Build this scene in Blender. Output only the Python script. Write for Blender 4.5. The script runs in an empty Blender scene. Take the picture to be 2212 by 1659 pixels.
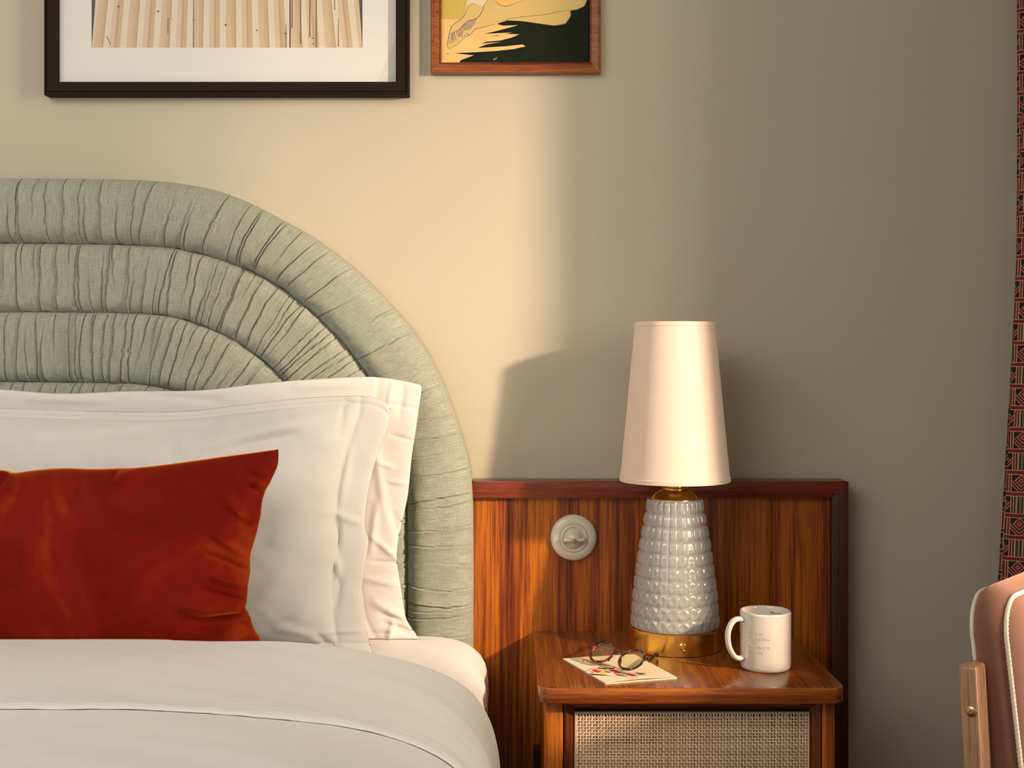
import bpy, bmesh, math, random
import numpy as np
from mathutils import Vector, Matrix, noise
from mathutils.geometry import tessellate_polygon

random.seed(7)
R = random.Random(11)
NP = np.random.RandomState(5)
sc = bpy.context.scene
COL = sc.collection

# ------------------------------------------------------------------ camera
F, CX, CY, DW, HC = 2724.0, 1102.0, 767.0, 2.34, 1.10
cam = bpy.data.cameras.new('camera')
cam.lens = 36.0 * F / 2212.0
cam.shift_x = (1106.0 - CX) / 2212.0
cam.shift_y = -(829.5 - CY) / 2212.0
cam.clip_start = 0.05
camo = bpy.data.objects.new('camera', cam)
camo.location = (0, -DW, HC)
camo.rotation_euler = (math.pi / 2, 0, 0)
COL.objects.link(camo)
sc.camera = camo

# ------------------------------------------------------------------ light
sc.view_settings.view_transform = 'Standard'
sc.view_settings.look = 'None'
sc.view_settings.exposure = 0.0
sc.view_settings.gamma = 1.0
sc.view_settings.use_curve_mapping = False

w = bpy.data.worlds.new('world')
sc.world = w
w.use_nodes = True
w.node_tree.nodes['Background'].inputs[0].default_value = (1.0, 0.93, 0.83, 1)
w.node_tree.nodes['Background'].inputs[1].default_value = 0.46

# low warm light outside the window, beyond the curtain
kl = bpy.data.lights.new('low_sun_lamp', 'SPOT')
kl.energy = 680
kl.spot_size = math.radians(46)
kl.spot_blend = 1.0
kl.color = (1.0, 0.73, 0.54)
kl.shadow_soft_size = 0.075
klo = bpy.data.objects.new('low_sun_lamp', kl)
klo.location = (2.30, -2.02, 1.87)
klo.rotation_euler = (Vector((.28, 0, .86)) - Vector(klo.location)).to_track_quat('-Z', 'Y').to_euler()
COL.objects.link(klo)
# added soft fill for ceiling bounce, high over the bed, left of the camera
al = bpy.data.lights.new('room_fill', 'AREA')
al.shape = 'RECTANGLE'
al.size, al.size_y = 2.2, 2.4
al.energy = 68
al.color = (1.0, 0.94, 0.88)
alo = bpy.data.objects.new('room_fill', al)
alo.location = (-1.35, -2.0, 2.52)
alo.rotation_euler = (Vector((-.85, -.9, .6)) - Vector(alo.location)).to_track_quat('-Z', 'Y').to_euler()
COL.objects.link(alo)
# broad hazy daylight outside the window
hl = bpy.data.lights.new('window_haze', 'AREA')
hl.shape = 'RECTANGLE'
hl.size, hl.size_y = 2.6, 2.2
hl.energy = 375
hl.color = (1.0, 0.90, 0.74)
hlo = bpy.data.objects.new('window_haze', hl)
hlo.location = (2.45, -2.3, 1.7)
hlo.rotation_euler = (Vector((.2, 0, 1.1)) - Vector(hlo.location)).to_track_quat('-Z', 'Y').to_euler()
COL.objects.link(hlo)


# ------------------------------------------------------------------ helpers
def P(px, py, Z):
    return Vector(((px - CX) * Z / F, Z - DW, HC - (py - CY) * Z / F))


def tag(o, label=None, cat=None, group=None, kind=None):
    if label: o['label'] = label
    if cat: o['category'] = cat
    if group: o['group'] = group
    if kind: o['kind'] = kind
    return o


def thing(name, label, cat, loc=(0, 0, 0), group=None):
    o = bpy.data.objects.new(name, None)
    o.location = loc
    o.empty_display_size = 0.05
    COL.objects.link(o)
    return tag(o, label, cat, group)


def wloc(p):
    v = Vector((0, 0, 0))
    while p is not None:
        v += p.location
        p = p.parent
    return v


def obj(name, verts, faces, mat, parent=None, smooth=True, uvs=None, mats=None, midx=None, label=None, angle=None):
    """verts in world space; becomes ONE mesh object, origin at parent's origin"""
    off = wloc(parent) if parent is not None else Vector((0, 0, 0))
    me = bpy.data.meshes.new(name)
    vs = [(v[0] - off.x, v[1] - off.y, v[2] - off.z) for v in verts]
    me.from_pydata(vs, [], [tuple(f) for f in faces])
    if mats:
        for m in mats: me.materials.append(m)
        me.polygons.foreach_set('material_index', midx)
    else:
        me.materials.append(mat)
    if uvs is not None:
        lay = me.uv_layers.new(name='UVMap')
        li = np.zeros(len(me.loops), dtype=np.int32)
        me.loops.foreach_get('vertex_index', li)
        arr = np.asarray(uvs, dtype=np.float32)[li]
        lay.data.foreach_set('uv', arr.ravel())
    if smooth:
        me.polygons.foreach_set('use_smooth', [True] * len(me.polygons))
    me.update()
    if smooth and angle:
        me.set_sharp_from_angle(angle=math.radians(angle))
    o = bpy.data.objects.new(name, me)
    COL.objects.link(o)
    if parent is not None: o.parent = parent
    if label: o['label'] = label
    return o


def from_bm(bm):
    bm.verts.ensure_lookup_table()
    bm.verts.index_update()
    v = [tuple(x.co) for x in bm.verts]
    f = [[q.index for q in fc.verts] for fc in bm.faces]
    bm.free()
    return v, f


def rbox(x0, x1, y0, y1, z0, z1, r=0.0, seg=3):
    bm = bmesh.new()
    bmesh.ops.create_cube(bm, size=1)
    for v in bm.verts:
        v.co = Vector(((x0 + x1) / 2 + v.co.x * (x1 - x0), (y0 + y1) / 2 + v.co.y * (y1 - y0), (z0 + z1) / 2 + v.co.z * (z1 - z0)))
    if r > 0:
        bmesh.ops.bevel(bm, geom=bm.edges[:] , offset=r, segments=seg, profile=0.5, affect='EDGES')
    return from_bm(bm)


def lathe(prof, n=64, c=(0, 0, 0), axis='z', cap=True):
    """prof: list of (r, h)"""
    v, f = [], []
    m = len(prof)
    for r, h in prof:
        for k in range(n):
            a = 2 * math.pi * k / n
            if axis == 'z':
                v.append((c[0] + r * math.cos(a), c[1] + r * math.sin(a), c[2] + h))
            elif axis == 'y':
                v.append((c[0] + r * math.cos(a), c[1] - h, c[2] + r * math.sin(a)))
    for i in range(m - 1):
        for k in range(n):
            k2 = (k + 1) % n
            q = (i * n + k, i * n + k2, (i + 1) * n + k2, (i + 1) * n + k)
            f.append(q)
    if cap:
        if prof[0][0] > 1e-5: f.append([k for k in reversed(range(n))])
        if prof[-1][0] > 1e-5: f.append([(m - 1) * n + k for k in range(n)])
    return v, f


def tube(pts, rad, n=12, closed=False, twist=0, amp=0.0, sx=1.0, sy=1.0, up=Vector((0, 0, 1))):
    """tube along pts; rad may be a list; twist: helical lobes per metre; sx,sy cross-section scale (sx along 'up')"""
    pts = [Vector(p) for p in pts]
    m = len(pts)
    v, f = [], []
    dist = 0
    nprev = None
    for i, p in enumerate(pts):
        a = pts[(i - 1) % m] if (closed or i > 0) else pts[i]
        b = pts[(i + 1) % m] if (closed or i < m - 1) else pts[i]
        t = (b - a).normalized()
        if nprev is None:
            nx = (up - up.dot(t) * t)
            if nx.length < 1e-4: nx = Vector((1, 0, 0)) - t.x * t
            nx.normalize()
        else:
            nx = (nprev - nprev.dot(t) * t).normalized()
        nprev = nx
        ny = t.cross(nx)
        r = rad[i] if isinstance(rad, (list, tuple)) else rad
        if i > 0: dist += (p - pts[i - 1]).length
        for k in range(n):
            th = 2 * math.pi * k / n
            rr = r * (1 + amp * abs(math.cos(1.5 * th + twist * dist))) if amp else r
            v.append(p + nx * math.cos(th) * rr * sx + ny * math.sin(th) * rr * sy)
    rng = m if closed else m - 1
    for i in range(rng):
        i2 = (i + 1) % m
        for k in range(n):
            k2 = (k + 1) % n
            f.append((i * n + k, i * n + k2, i2 * n + k2, i2 * n + k))
    if not closed:
        f.append([k for k in reversed(range(n))])
        f.append([(m - 1) * n + k for k in range(n)])
    return v, f


def merge(*parts):
    V, Fc = [], []
    for v, f in parts:
        o = len(V)
        V += [tuple(x) for x in v]
        Fc += [[q + o for q in fc] for fc in f]
    return V, Fc


def smooth_pts(pts, n=8, closed=False):
    pts = [Vector(p) for p in pts]
    m = len(pts)
    out = []
    rng = m if closed else m - 1
    for i in range(rng):
        p0 = pts[(i - 1) % m] if (closed or i > 0) else pts[i] * 2 - pts[i + 1]
        p1, p2 = pts[i], pts[(i + 1) % m]
        p3 = pts[(i + 2) % m] if (closed or i < m - 2) else p2 * 2 - p1
        for k in range(n):
            t = k / n
            out.append(0.5 * ((2 * p1) + (p2 - p0) * t + (2 * p0 - 5 * p1 + 4 * p2 - p3) * t * t + (3 * p1 - p0 - 3 * p2 + p3) * t ** 3))
    if not closed: out.append(pts[-1])
    return out


def grid_faces(nu, nv, flip=False):
    f = []
    for i in range(nu - 1):
        for j in range(nv - 1):
            a = i * nv + j
            q = (a, a + nv, a + nv + 1, a + 1)
            f.append(q[::-1] if flip else q)
    return f


def resample(pts, n):
    """pts (k,2) -> n points at equal arc length after catmull smoothing"""
    s = smooth_pts([(p[0], p[1], 0) for p in pts], 10)
    a = np.array([(q.x, q.y) for q in s])
    d = np.r_[0, np.cumsum(np.hypot(*np.diff(a, axis=0).T))]
    t = np.linspace(0, d[-1], n)
    return np.stack([np.interp(t, d, a[:, 0]), np.interp(t, d, a[:, 1])], 1)


def npnoise(x, y, scale, seed=0.0, octaves=1):
    """smooth value noise evaluated on arrays"""
    rs = np.random.RandomState(int(seed * 13) % 9999)
    out = np.zeros_like(x, dtype=float)
    amp = 1.0
    for o in range(octaves):
        N = 64
        tab = rs.rand(N, N) * 2 - 1
        X = x * scale + 17.3 * (o + 1)
        Y = y * scale + 9.1 * (o + 1)
        xi = np.floor(X).astype(int); yi = np.floor(Y).astype(int)
        fx = X - xi; fy = Y - yi
        fx = fx * fx * (3 - 2 * fx); fy = fy * fy * (3 - 2 * fy)
        g = lambda a, b: tab[a % N, b % N]
        v = (g(xi, yi) * (1 - fx) + g(xi + 1, yi) * fx) * (1 - fy) + (g(xi, yi + 1) * (1 - fx) + g(xi + 1, yi + 1) * fx) * fy
        out += v * amp
        amp *= 0.5; scale *= 2.03
    return out


# ------------------------------------------------------------------ materials
class NT:
    def __init__(s, name):
        s.m = bpy.data.materials.new(name)
        s.m.use_nodes = True
        s.t = s.m.node_tree
        s.b = s.t.nodes['Principled BSDF']
        s.out = s.t.nodes['Material Output']

    def n(s, typ, **kw):
        nd = s.t.nodes.new(typ)
        for k, v in kw.items(): setattr(nd, k, v)
        return nd

    def l(s, a, b): s.t.links.new(a, b)

    def val(s, x, sock):
        if isinstance(x, (int, float)): sock.default_value = x
        elif isinstance(x, (tuple, list)): sock.default_value = (*x, 1) if len(x) == 3 and sock.type == 'RGBA' else x
        else: s.l(x, sock)

    def math(s, op, a, b=0.0, c=None):
        nd = s.n('ShaderNodeMath', operation=op)
        s.val(a, nd.inputs[0]); s.val(b, nd.inputs[1])
        if c is not None: s.val(c, nd.inputs[2])
        return nd.outputs[0]

    def mix(s, f, a, b, blend='MIX'):
        nd = s.n('ShaderNodeMix', data_type='RGBA', blend_type=blend)
        s.val(f, nd.inputs[0]); s.val(a, nd.inputs[6]); s.val(b, nd.inputs[7])
        return nd.outputs[2]

    def coords(s, kind='Object', scale=(1, 1, 1), rot=(0, 0, 0)):
        tc = s.n('ShaderNodeTexCoord')
        mp = s.n('ShaderNodeMapping')
        mp.inputs['Scale'].default_value = scale
        mp.inputs['Rotation'].default_value = rot
        s.l(tc.outputs[kind], mp.inputs[0])
        return mp.outputs[0]

    def noise(s, vec, scale, detail=3, rough=0.5, dist=0.0):
        nd = s.n('ShaderNodeTexNoise')
        s.l(vec, nd.inputs['Vector'])
        nd.inputs['Scale'].default_value = scale
        nd.inputs['Detail'].default_value = detail
        nd.inputs['Roughness'].default_value = rough
        nd.inputs['Distortion'].default_value = dist
        return nd.outputs[0]

    def ramp(s, fac, stops):
        nd = s.n('ShaderNodeValToRGB')
        e = nd.color_ramp.elements
        while len(e) < len(stops): e.new(0.5)
        for q, (p, c) in zip(e, stops):
            q.position = p
            q.color = (*c, 1) if len(c) == 3 else (c[0],) * 3 + (1,)
        s.l(fac, nd.inputs[0])
        return nd.outputs[0]

    def bump(s, h, strength=0.5, dist=0.001):
        nd = s.n('ShaderNodeBump')
        nd.inputs['Strength'].default_value = strength
        nd.inputs['Distance'].default_value = dist
        s.l(h, nd.inputs['Height'])
        s.l(nd.outputs[0], s.b.inputs['Normal'])
        return nd

    def set(s, **kw):
        for k, v in kw.items():
            s.val(v, s.b.inputs[k.replace('_', ' ')])
        return s


def plain(name, col, rough=0.5, **kw):
    t = NT(name)
    t.set(Base_Color=col, Roughness=rough, **kw)
    return t.m


def wood(name, grain='z', dark=(0.035, 0.005, 0.001), mid=(0.25, 0.047, 0.003), lite=(0.50, 0.14, 0.006), rough=0.40, fine=1.0, coat=0.06, seed=0.0):
    t = NT(name)
    sc_ = {'z': (15, 15, 0.33), 'x': (0.4, 15, 15), 'y': (15, 0.4, 15)}[grain]
    v = t.coords('Object', sc_)
    off = t.n('ShaderNodeVectorMath', operation='ADD'); t.l(v, off.inputs[0]); off.inputs[1].default_value = (seed, seed * 1.7, seed * .6)
    v = off.outputs[0]
    a = t.noise(v, 1.6, 4, 0.55, 0.9)
    b = t.noise(v, 9 * fine, 4, 0.65, 0.6)
    c = t.noise(v, 40 * fine, 2, 0.6)
    m1 = t.math('ADD', t.math('MULTIPLY', a, 0.55), t.math('MULTIPLY', b, 0.45))
    col = t.ramp(m1, [(0.34, dark), (0.46, mid), (0.56, lite), (0.70, mid)])
    pore = t.ramp(c, [(0.38, (0.30,)), (0.52, (1.0,))])
    col = t.mix(0.55, col, pore, 'MULTIPLY')
    t.set(Base_Color=col, Roughness=rough)
    t.b.inputs['Coat Weight'].default_value = coat
    t.b.inputs['Coat Roughness'].default_value = 0.18
    t.b.inputs['Specular IOR Level'].default_value = 0.4
    t.bump(c, 0.04, 0.0003)
    return t.m


def linen(name, ca, cb, period=0.0016, uvkind='UV', rough=0.9, strength=0.5, cmix=1.0):
    """woven cloth: crossing threads as fine relief and colour"""
    t = NT(name)
    k = 1.0 / period
    v1 = t.coords(uvkind, (k, k * 0.05, k * 0.05))
    v2 = t.coords(uvkind, (k * 0.10, k, k))
    n1 = t.noise(v1, 1.0, 2, 0.6)
    n2 = t.noise(v2, 1.0, 2, 0.6)
    n3 = t.noise(t.coords(uvkind, (1, 1, 1)), 9.0, 3)
    n4 = t.noise(t.coords(uvkind, (k, k, k)), 0.9, 1)
    s = t.math('ADD', t.math('ADD', t.math('MULTIPLY', n1, 1.5), n2), t.math('MULTIPLY', n4, 0.5))
    f = t.ramp(t.math('MULTIPLY', s, 0.3333), [(0.31, (0,)), (0.69, (1,))])
    col = t.mix(f, ca, cb)
    col = t.mix(t.math('MULTIPLY', n3, 0.12), col, ca)
    t.set(Base_Color=col, Roughness=rough)
    t.b.inputs['Sheen Weight'].default_value = 0.15
    t.bump(s, strength, 0.0006)
    return t.m


def cotton(name, col=(0.72, 0.685, 0.655)):
    t = NT(name)
    v = t.coords('Object', (1, 1, 1))
    a = t.noise(v, 900, 1)
    c = t.noise(v, 7, 4, 0.6, 0.6)
    t.set(Base_Color=col, Roughness=0.85)
    t.b.inputs['Sheen Weight'].default_value = 0.12
    t.b.inputs['Subsurface Weight'].default_value = 0.05
    t.b.inputs['Subsurface Radius'].default_value = (0.01, 0.008, 0.006)
    h = t.math('ADD', t.math('MULTIPLY', a, 0.05), t.math('MULTIPLY', c, 1.0))
    t.bump(h, 0.35, 0.004)
    return t.m


def wall_mat():
    t = NT('wall_paint')
    v = t.coords('Object', (1, 1, 1))
    a = t.noise(v, 330, 3, 0.6, 0.3)
    b = t.noise(v, 3, 2)
    col = t.mix(b, (0.48, 0.435, 0.335), (0.52, 0.47, 0.36))
    t.set(Base_Color=col, Roughness=0.75)
    t.b.inputs['Specular IOR Level'].default_value = 0.25
    t.bump(a, 0.32, 0.0010)
    return t.m


def metal(name, col, rough=0.3, brushed=None):
    t = NT(name)
    t.set(Base_Color=col, Roughness=rough, Metallic=1.0)
    if brushed:
        n = t.noise(t.coords('Object', brushed), 60, 3)
        t.l(t.math('MULTIPLY_ADD', n, 0.12, rough - 0.06), t.b.inputs['Roughness'])
        t.bump(n, 0.03, 0.0003)
    return t.m


M = {}
M['wall'] = wall_mat()
M['wood_v'] = wood('walnut_upright', 'z', seed=3.0)
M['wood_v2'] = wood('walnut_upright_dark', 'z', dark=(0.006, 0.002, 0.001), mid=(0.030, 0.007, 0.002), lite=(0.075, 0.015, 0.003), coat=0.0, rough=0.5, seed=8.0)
M['wood_v_shaded'] = wood('walnut_door_frame_shaded', 'z', dark=(0.02, 0.004, 0.001), mid=(0.10, 0.018, 0.003), lite=(0.24, 0.055, 0.005), seed=12.0)  # walnut darkened for the door uprights, their shade put into the colour
M['wood_x'] = wood('walnut_along', 'x', dark=(0.05, 0.006, 0.003), mid=(0.15, 0.022, 0.008), lite=(0.22, 0.04, 0.012), rough=0.25, seed=5.0)
M['wood_top'] = wood('walnut_tabletop', 'x', dark=(0.09, 0.016, 0.004), mid=(0.27, 0.065, 0.008), lite=(0.42, 0.125, 0.012), rough=0.24, coat=0.4, seed=1.0)
M['wood_topv'] = wood('walnut_tabletop_figure', 'y', dark=(0.06, 0.011, 0.003), mid=(0.20, 0.046, 0.007), lite=(0.32, 0.09, 0.012), rough=0.24, coat=0.4, fine=0.8, seed=2.0)
M['cotton'] = cotton('white_cotton')
M['cotton2'] = cotton('white_cotton_bright', (0.74, 0.71, 0.68))
M['pillow_cotton_dimmed'] = cotton('pillow_cotton_dimmed', (0.60, 0.57, 0.54))  # duvet white darkened, so the pillows' shade sits in the colour
M['pillow_cotton_dimmed2'] = cotton('pillow_cotton_back_dimmed', (0.65, 0.62, 0.59))  # same white darkened a little less, for the better lit back pillow
M['brass'] = metal('brushed_brass', (0.92, 0.54, 0.12), 0.24, (1, 1, 30))
M['brass_dark'] = metal('aged_brass', (0.45, 0.33, 0.16), 0.35)
M['ceramic'] = plain('cream_ceramic', (0.64, 0.57, 0.47), 0.25)
M['mug'] = plain('glossy_stoneware', (0.62, 0.58, 0.51), 0.12, Coat_Weight=0.6, Coat_Roughness=0.05)
M['mug_text'] = plain('black_print', (0.015, 0.015, 0.015), 0.4)
M['black'] = plain('black_lacquer', (0.006, 0.007, 0.007), 0.5)
M['mat_board'] = plain('white_mat_board', (0.70, 0.67, 0.64), 0.9)
M['headboard'] = linen('sage_linen', (0.185, 0.20, 0.15), (0.425, 0.44, 0.35), 0.0015, 'UV', strength=0.35)
M['dark_gap'] = plain('dark_sage_lining', (0.05, 0.055, 0.045), 0.9)
M['floor'] = wood('oak_floor', 'y', dark=(0.12, 0.07, 0.03), mid=(0.25, 0.15, 0.07), lite=(0.33, 0.21, 0.11), rough=0.5, coat=0.1)
M['ceiling'] = plain('ceiling_white', (0.75, 0.73, 0.70), 0.9)
M['paper'] = plain('cream_paper', (0.78, 0.66, 0.46), 0.7)
M['white_paint'] = plain('window_white_paint', (0.7, 0.69, 0.66), 0.4)


def thin_glass(name, rough=0.02, tint=(0.97, 0.97, 0.95), refl=0.9):
    t = NT(name)
    tr = t.n('ShaderNodeBsdfTransparent'); tr.inputs[0].default_value = (*tint, 1)
    gl = t.n('ShaderNodeBsdfGlossy'); gl.inputs['Roughness'].default_value = rough
    fr = t.n('ShaderNodeLayerWeight'); fr.inputs[0].default_value = 0.5
    fz = t.math('MULTIPLY_ADD', t.math('POWER', fr.outputs['Facing'], 5.0), 0.9, 0.03)
    mx = t.n('ShaderNodeMixShader')
    t.l(t.math('MULTIPLY', fz, refl), mx.inputs[0]); t.l(tr.outputs[0], mx.inputs[1]); t.l(gl.outputs[0], mx.inputs[2])
    t.l(mx.outputs[0], t.out.inputs[0])
    return t.m


M['glass'] = thin_glass('clear_pane')
M['pic_glass'] = thin_glass('picture_glass', 0.0, (0.985, 0.985, 0.98), 0.4)
M['lens'] = thin_glass('tinted_lens', 0.03, (0.88, 0.88, 0.62), 3.0)


def velvet():
    t = NT('rust_velvet')
    v = t.coords('Object', (1, 1, 1))
    a = t.noise(v, 900, 2)
    b = t.noise(v, 5.5, 4, 0.55, 0.9)
    col = t.ramp(b, [(0.36, (0.125, 0.002, 0.0003)), (0.52, (0.17, 0.005, 0.0006)), (0.70, (0.30, 0.032, 0.0015))])
    t.set(Base_Color=col, Roughness=0.75)
    t.b.inputs['Specular IOR Level'].default_value = 0.1
    t.b.inputs['Sheen Weight'].default_value = 1.0
    t.b.inputs['Sheen Roughness'].default_value = 0.36
    t.b.inputs['Sheen Tint'].default_value = (1.0, 0.24, 0.01, 1)
    t.bump(a, 0.25, 0.0006)
    return t.m


M['velvet'] = velvet()


def chair_velvet():
    t = NT('dusty_pink_velvet')
    v = t.coords('Object', (1, 1, 1))
    a = t.noise(v, 600, 2)
    b = t.noise(v, 10, 3)
    col = t.mix(b, (0.135, 0.050, 0.031), (0.195, 0.075, 0.045))
    t.set(Base_Color=col, Roughness=0.85)
    t.b.inputs['Sheen Weight'].default_value = 0.5
    t.b.inputs['Sheen Tint'].default_value = (1, 0.6, 0.42, 1)
    t.bump(a, 0.3, 0.0008)
    return t.m


M['chair_velvet'] = chair_velvet()
M['chair_wood'] = wood('light_beech', 'z', dark=(0.22, 0.10, 0.05), mid=(0.31, 0.15, 0.08), lite=(0.37, 0.19, 0.10), rough=0.35, seed=4.0, coat=0.25)
M['rope'] = plain('cream_rope', (0.66, 0.58, 0.45), 0.8)


def shade_mat():
    t = NT('blush_lampshade_silk')
    v1 = t.coords('Object', (1, 1, 0.12)); v2 = t.coords('Object', (0.1, 0.1, 1))
    a = t.noise(v1, 700, 2); b = t.noise(v2, 700, 2)
    s = t.math('ADD', a, b)
    col = t.mix(t.math('MULTIPLY', s, 0.5), (0.66, 0.50, 0.40), (0.80, 0.63, 0.52))
    t.set(Base_Color=col, Roughness=0.6)
    t.b.inputs['Sheen Weight'].default_value = 0.3
    t.bump(s, 0.25, 0.0006)
    return t.m


M['shade'] = shade_mat()


def frosted():
    t = NT('frosted_pressed_glass')
    t.set(Base_Color=(0.80, 0.79, 0.76), Roughness=0.18)
    t.b.inputs['Transmission Weight'].default_value = 0.72
    t.b.inputs['Coat Weight'].default_value = 0.8
    t.b.inputs['Coat Roughness'].default_value = 0.06
    t.b.inputs['IOR'].default_value = 1.45
    return t.m


M['frost'] = frosted()


def tortoise():
    t = NT('tortoiseshell')
    v = t.coords('Object', (1, 1, 1))
    a = t.noise(v, 110, 2, 0.5, 1.2)
    col = t.ramp(a, [(0.46, (0.012, 0.004, 0.003)), (0.56, (0.06, 0.010, 0.004)), (0.66, (0.36, 0.05, 0.012))])
    t.set(Base_Color=col, Roughness=0.12)
    t.b.inputs['Coat Weight'].default_value = 0.6
    return t.m


M['tortoise'] = tortoise()


M['dark_horn'] = plain('dark_tortoise_horn', (.016, .006, .004), .5, Specular_IOR_Level=.15)


def cane_mat():
    t = NT('woven_cane')
    a = t.noise(t.coords('Object', (220, 1, 4)), 1.0, 2)
    b = t.noise(t.coords('Object', (4, 1, 220)), 1.0, 2)
    c = t.math('MULTIPLY', t.math('ADD', a, b), 0.5)
    col = t.ramp(c, [(0.32, (0.46, 0.30, 0.17)), (0.5, (0.68, 0.48, 0.32)), (0.66, (0.82, 0.60, 0.36))])
    t.set(Base_Color=col, Roughness=0.45)
    return t.m


M['cane'] = cane_mat()
M['bead'] = plain('cane_border_beading', (0.60, 0.43, 0.28), 0.5)


def curtain_mat():
    """jacquard cloth: rows of diamonds and striped blocks between red bands; UV in metres"""
    t = NT('patterned_jacquard')
    uv = t.n('ShaderNodeTexCoord').outputs['UV']
    sp = t.n('ShaderNodeSeparateXYZ'); t.l(uv, sp.inputs[0])
    H, W = 0.0375, 0.060
    v = t.math('DIVIDE', sp.outputs[1], H)
    row = t.math('FLOOR', v)
    fv = t.math('FRACT', v)
    odd = t.math('FLOORED_MODULO', row, 2.0) if False else t.math('MODULO', row, 2.0)
    u = t.math('ADD', t.math('DIVIDE', sp.outputs[0], W), t.math('MULTIPLY', odd, 0.5))
    fu = t.math('FRACT', u)
    RED, CREAM, BLK, GRN = (0.20, 0.012, 0.012), (0.42, 0.26, 0.14), (0.010, 0.011, 0.008), (0.03, 0.035, 0.012)

    def band(x, c, hw):  # 1 inside |x-c|<hw
        return t.math('LESS_THAN', t.math('ABSOLUTE', t.math('SUBTRACT', x, c)), hw)
    # diamond cell: fu in 0..0.55 ; striped cell 0.55..1
    du = t.math('ABSOLUTE', t.math('SUBTRACT', fu, 0.275))
    dv = t.math('SUBTRACT', fv, 0.62)
    dd = t.math('ADD', t.math('DIVIDE', du, 0.17), t.math('DIVIDE', t.math('ABSOLUTE', dv), 0.30))
    col = t.mix(0.0, BLK, BLK)
    # V shape below the diamond
    vv = t.math('SUBTRACT', fv, t.math('MULTIPLY', du, 1.8))
    col = t.mix(band(vv, 0.10, 0.12), col, CREAM)
    col = t.mix(band(vv, 0.10, 0.075), col, RED)
    col = t.mix(t.math('LESS_THAN', dd, 1.15), col, BLK)
    col = t.mix(t.math('LESS_THAN', dd, 1.0), col, CREAM)
    col = t.mix(t.math('LESS_THAN', dd, 0.82), col, RED)
    col = t.mix(t.math('LESS_THAN', dd, 0.38), col, CREAM)
    col = t.mix(t.math('LESS_THAN', dd, 0.22), col, RED)
    # striped cell
    cs = t.mix(0.0, GRN, GRN)
    for c0 in (0.68, 0.775, 0.87):
        cs = t.mix(band(fu, c0, 0.022), cs, CREAM)
    cs = t.mix(band(fu, 0.775, 0.008), cs, BLK)
    col = t.mix(t.math('GREATER_THAN', fu, 0.55), col, cs)
    # vertical dividers
    for c0 in (0.0, 1.0, 0.575):
        col = t.mix(band(fu, c0, 0.045), col, CREAM)
        col = t.mix(band(fu, c0, 0.022), col, RED)
    # red row band with cream edges
    for c0 in (0.0, 1.0):
        col = t.mix(band(fv, c0, 0.115), col, CREAM)
        col = t.mix(band(fv, c0, 0.075), col, RED)
    n = t.noise(t.coords('UV', (1, 1, 1)), 1500, 1)
    col = t.mix(0.5, col, t.ramp(n, [(0.3, (0.45,)), (0.7, (1.3,))]), 'MULTIPLY')
    t.set(Base_Color=col, Roughness=0.95)
    t.bump(n, 0.3, 0.0005)
    return t.m


M['curtain'] = curtain_mat()

# ------------------------------------------------------------------ the room
def struct(o): o['kind'] = 'structure'; return o


v, f = rbox(-2.6, 1.24, 0.0, 0.12, 0.0, 2.62)
struct(obj('wall_back', v, f, M['wall'], None, False))
# right wall with the window opening
parts = [rbox(1.14, 1.24, -0.60, 0.0, 0.0, 2.62), rbox(1.14, 1.24, -3.6, -1.285, 0.0, 2.62),
         rbox(1.14, 1.24, -1.285, -0.60, 0.0, 0.55), rbox(1.14, 1.24, -1.285, -0.60, 2.35, 2.62)]
v, f = merge(*parts)
struct(obj('wall_right', v, f, M['wall'], None, False))
v, f = rbox(-2.6, 1.24, -3.6, 0.0, -0.06, 0.0)
struct(obj('floor', v, f, M['floor'], None, False))
v, f = rbox(-2.6, 1.24, -3.6, 0.12, 2.62, 2.70)
struct(obj('ceiling', v, f, M['ceiling'], None, False))
win = bpy.data.objects.new('window_1', None)
COL.objects.link(win); win.location = (1.19, -0.945, 0.55); win['kind'] = 'structure'
fr = merge(rbox(1.17, 1.21, -1.285, -1.265, .55, 2.35), rbox(1.17, 1.21, -0.65, -0.60, .55, 2.35),
           rbox(1.17, 1.21, -1.265, -0.65, .55, .60), rbox(1.17, 1.21, -1.265, -0.65, 2.30, 2.35))
obj('window_frame', *fr, M['white_paint'], win, False)
obj('window_sill', *rbox(1.105, 1.17, -1.33, -0.56, .525, .55, .004), M['white_paint'], win, False)
obj('pane', *rbox(1.188, 1.192, -1.265, -0.65, .60, 2.30), M['glass'], win, False)

# ------------------------------------------------------------------ wood wall panel behind nightstand
pan = thing('headboard_wall_panel', 'low walnut wall panel with darker mitred top and side rails behind the nightstand', 'wall panel', (0.2, -0.03, 0.0))
ZF = 2.28                     # distance of rail fronts
xr = (1833 - CX) * ZF / F
zt = HC - (1040 - CY) * ZF / F
rw = 0.0305
XL = -.0685
obj('panel_board', *rbox(XL, xr - rw + .002, -0.046, -0.001, 0.0, zt - rw + .002), M['wood_v'], pan, False)
bw = 0.0006
v = [(XL, -.060, zt), (xr, -.060, zt), (xr - rw, -.060, zt - rw), (XL, -.060, zt - rw),
     (XL, -.001, zt), (xr, -.001, zt), (xr - rw, -.001, zt - rw), (XL, -.001, zt - rw)]
fq = [(0, 3, 2, 1), (4, 5, 6, 7), (0, 1, 5, 4), (3, 7, 6, 2), (1, 2, 6, 5), (0, 4, 7, 3)]


def bevelled(v, f, r, seg=2):
    bm = bmesh.new()
    bv = [bm.verts.new(x) for x in v]
    for q in f: bm.faces.new([bv[i] for i in q])
    bmesh.ops.recalc_face_normals(bm, faces=bm.faces)
    bmesh.ops.bevel(bm, geom=bm.edges[:], offset=r, segments=seg, profile=0.5, affect='EDGES')
    return from_bm(bm)


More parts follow.
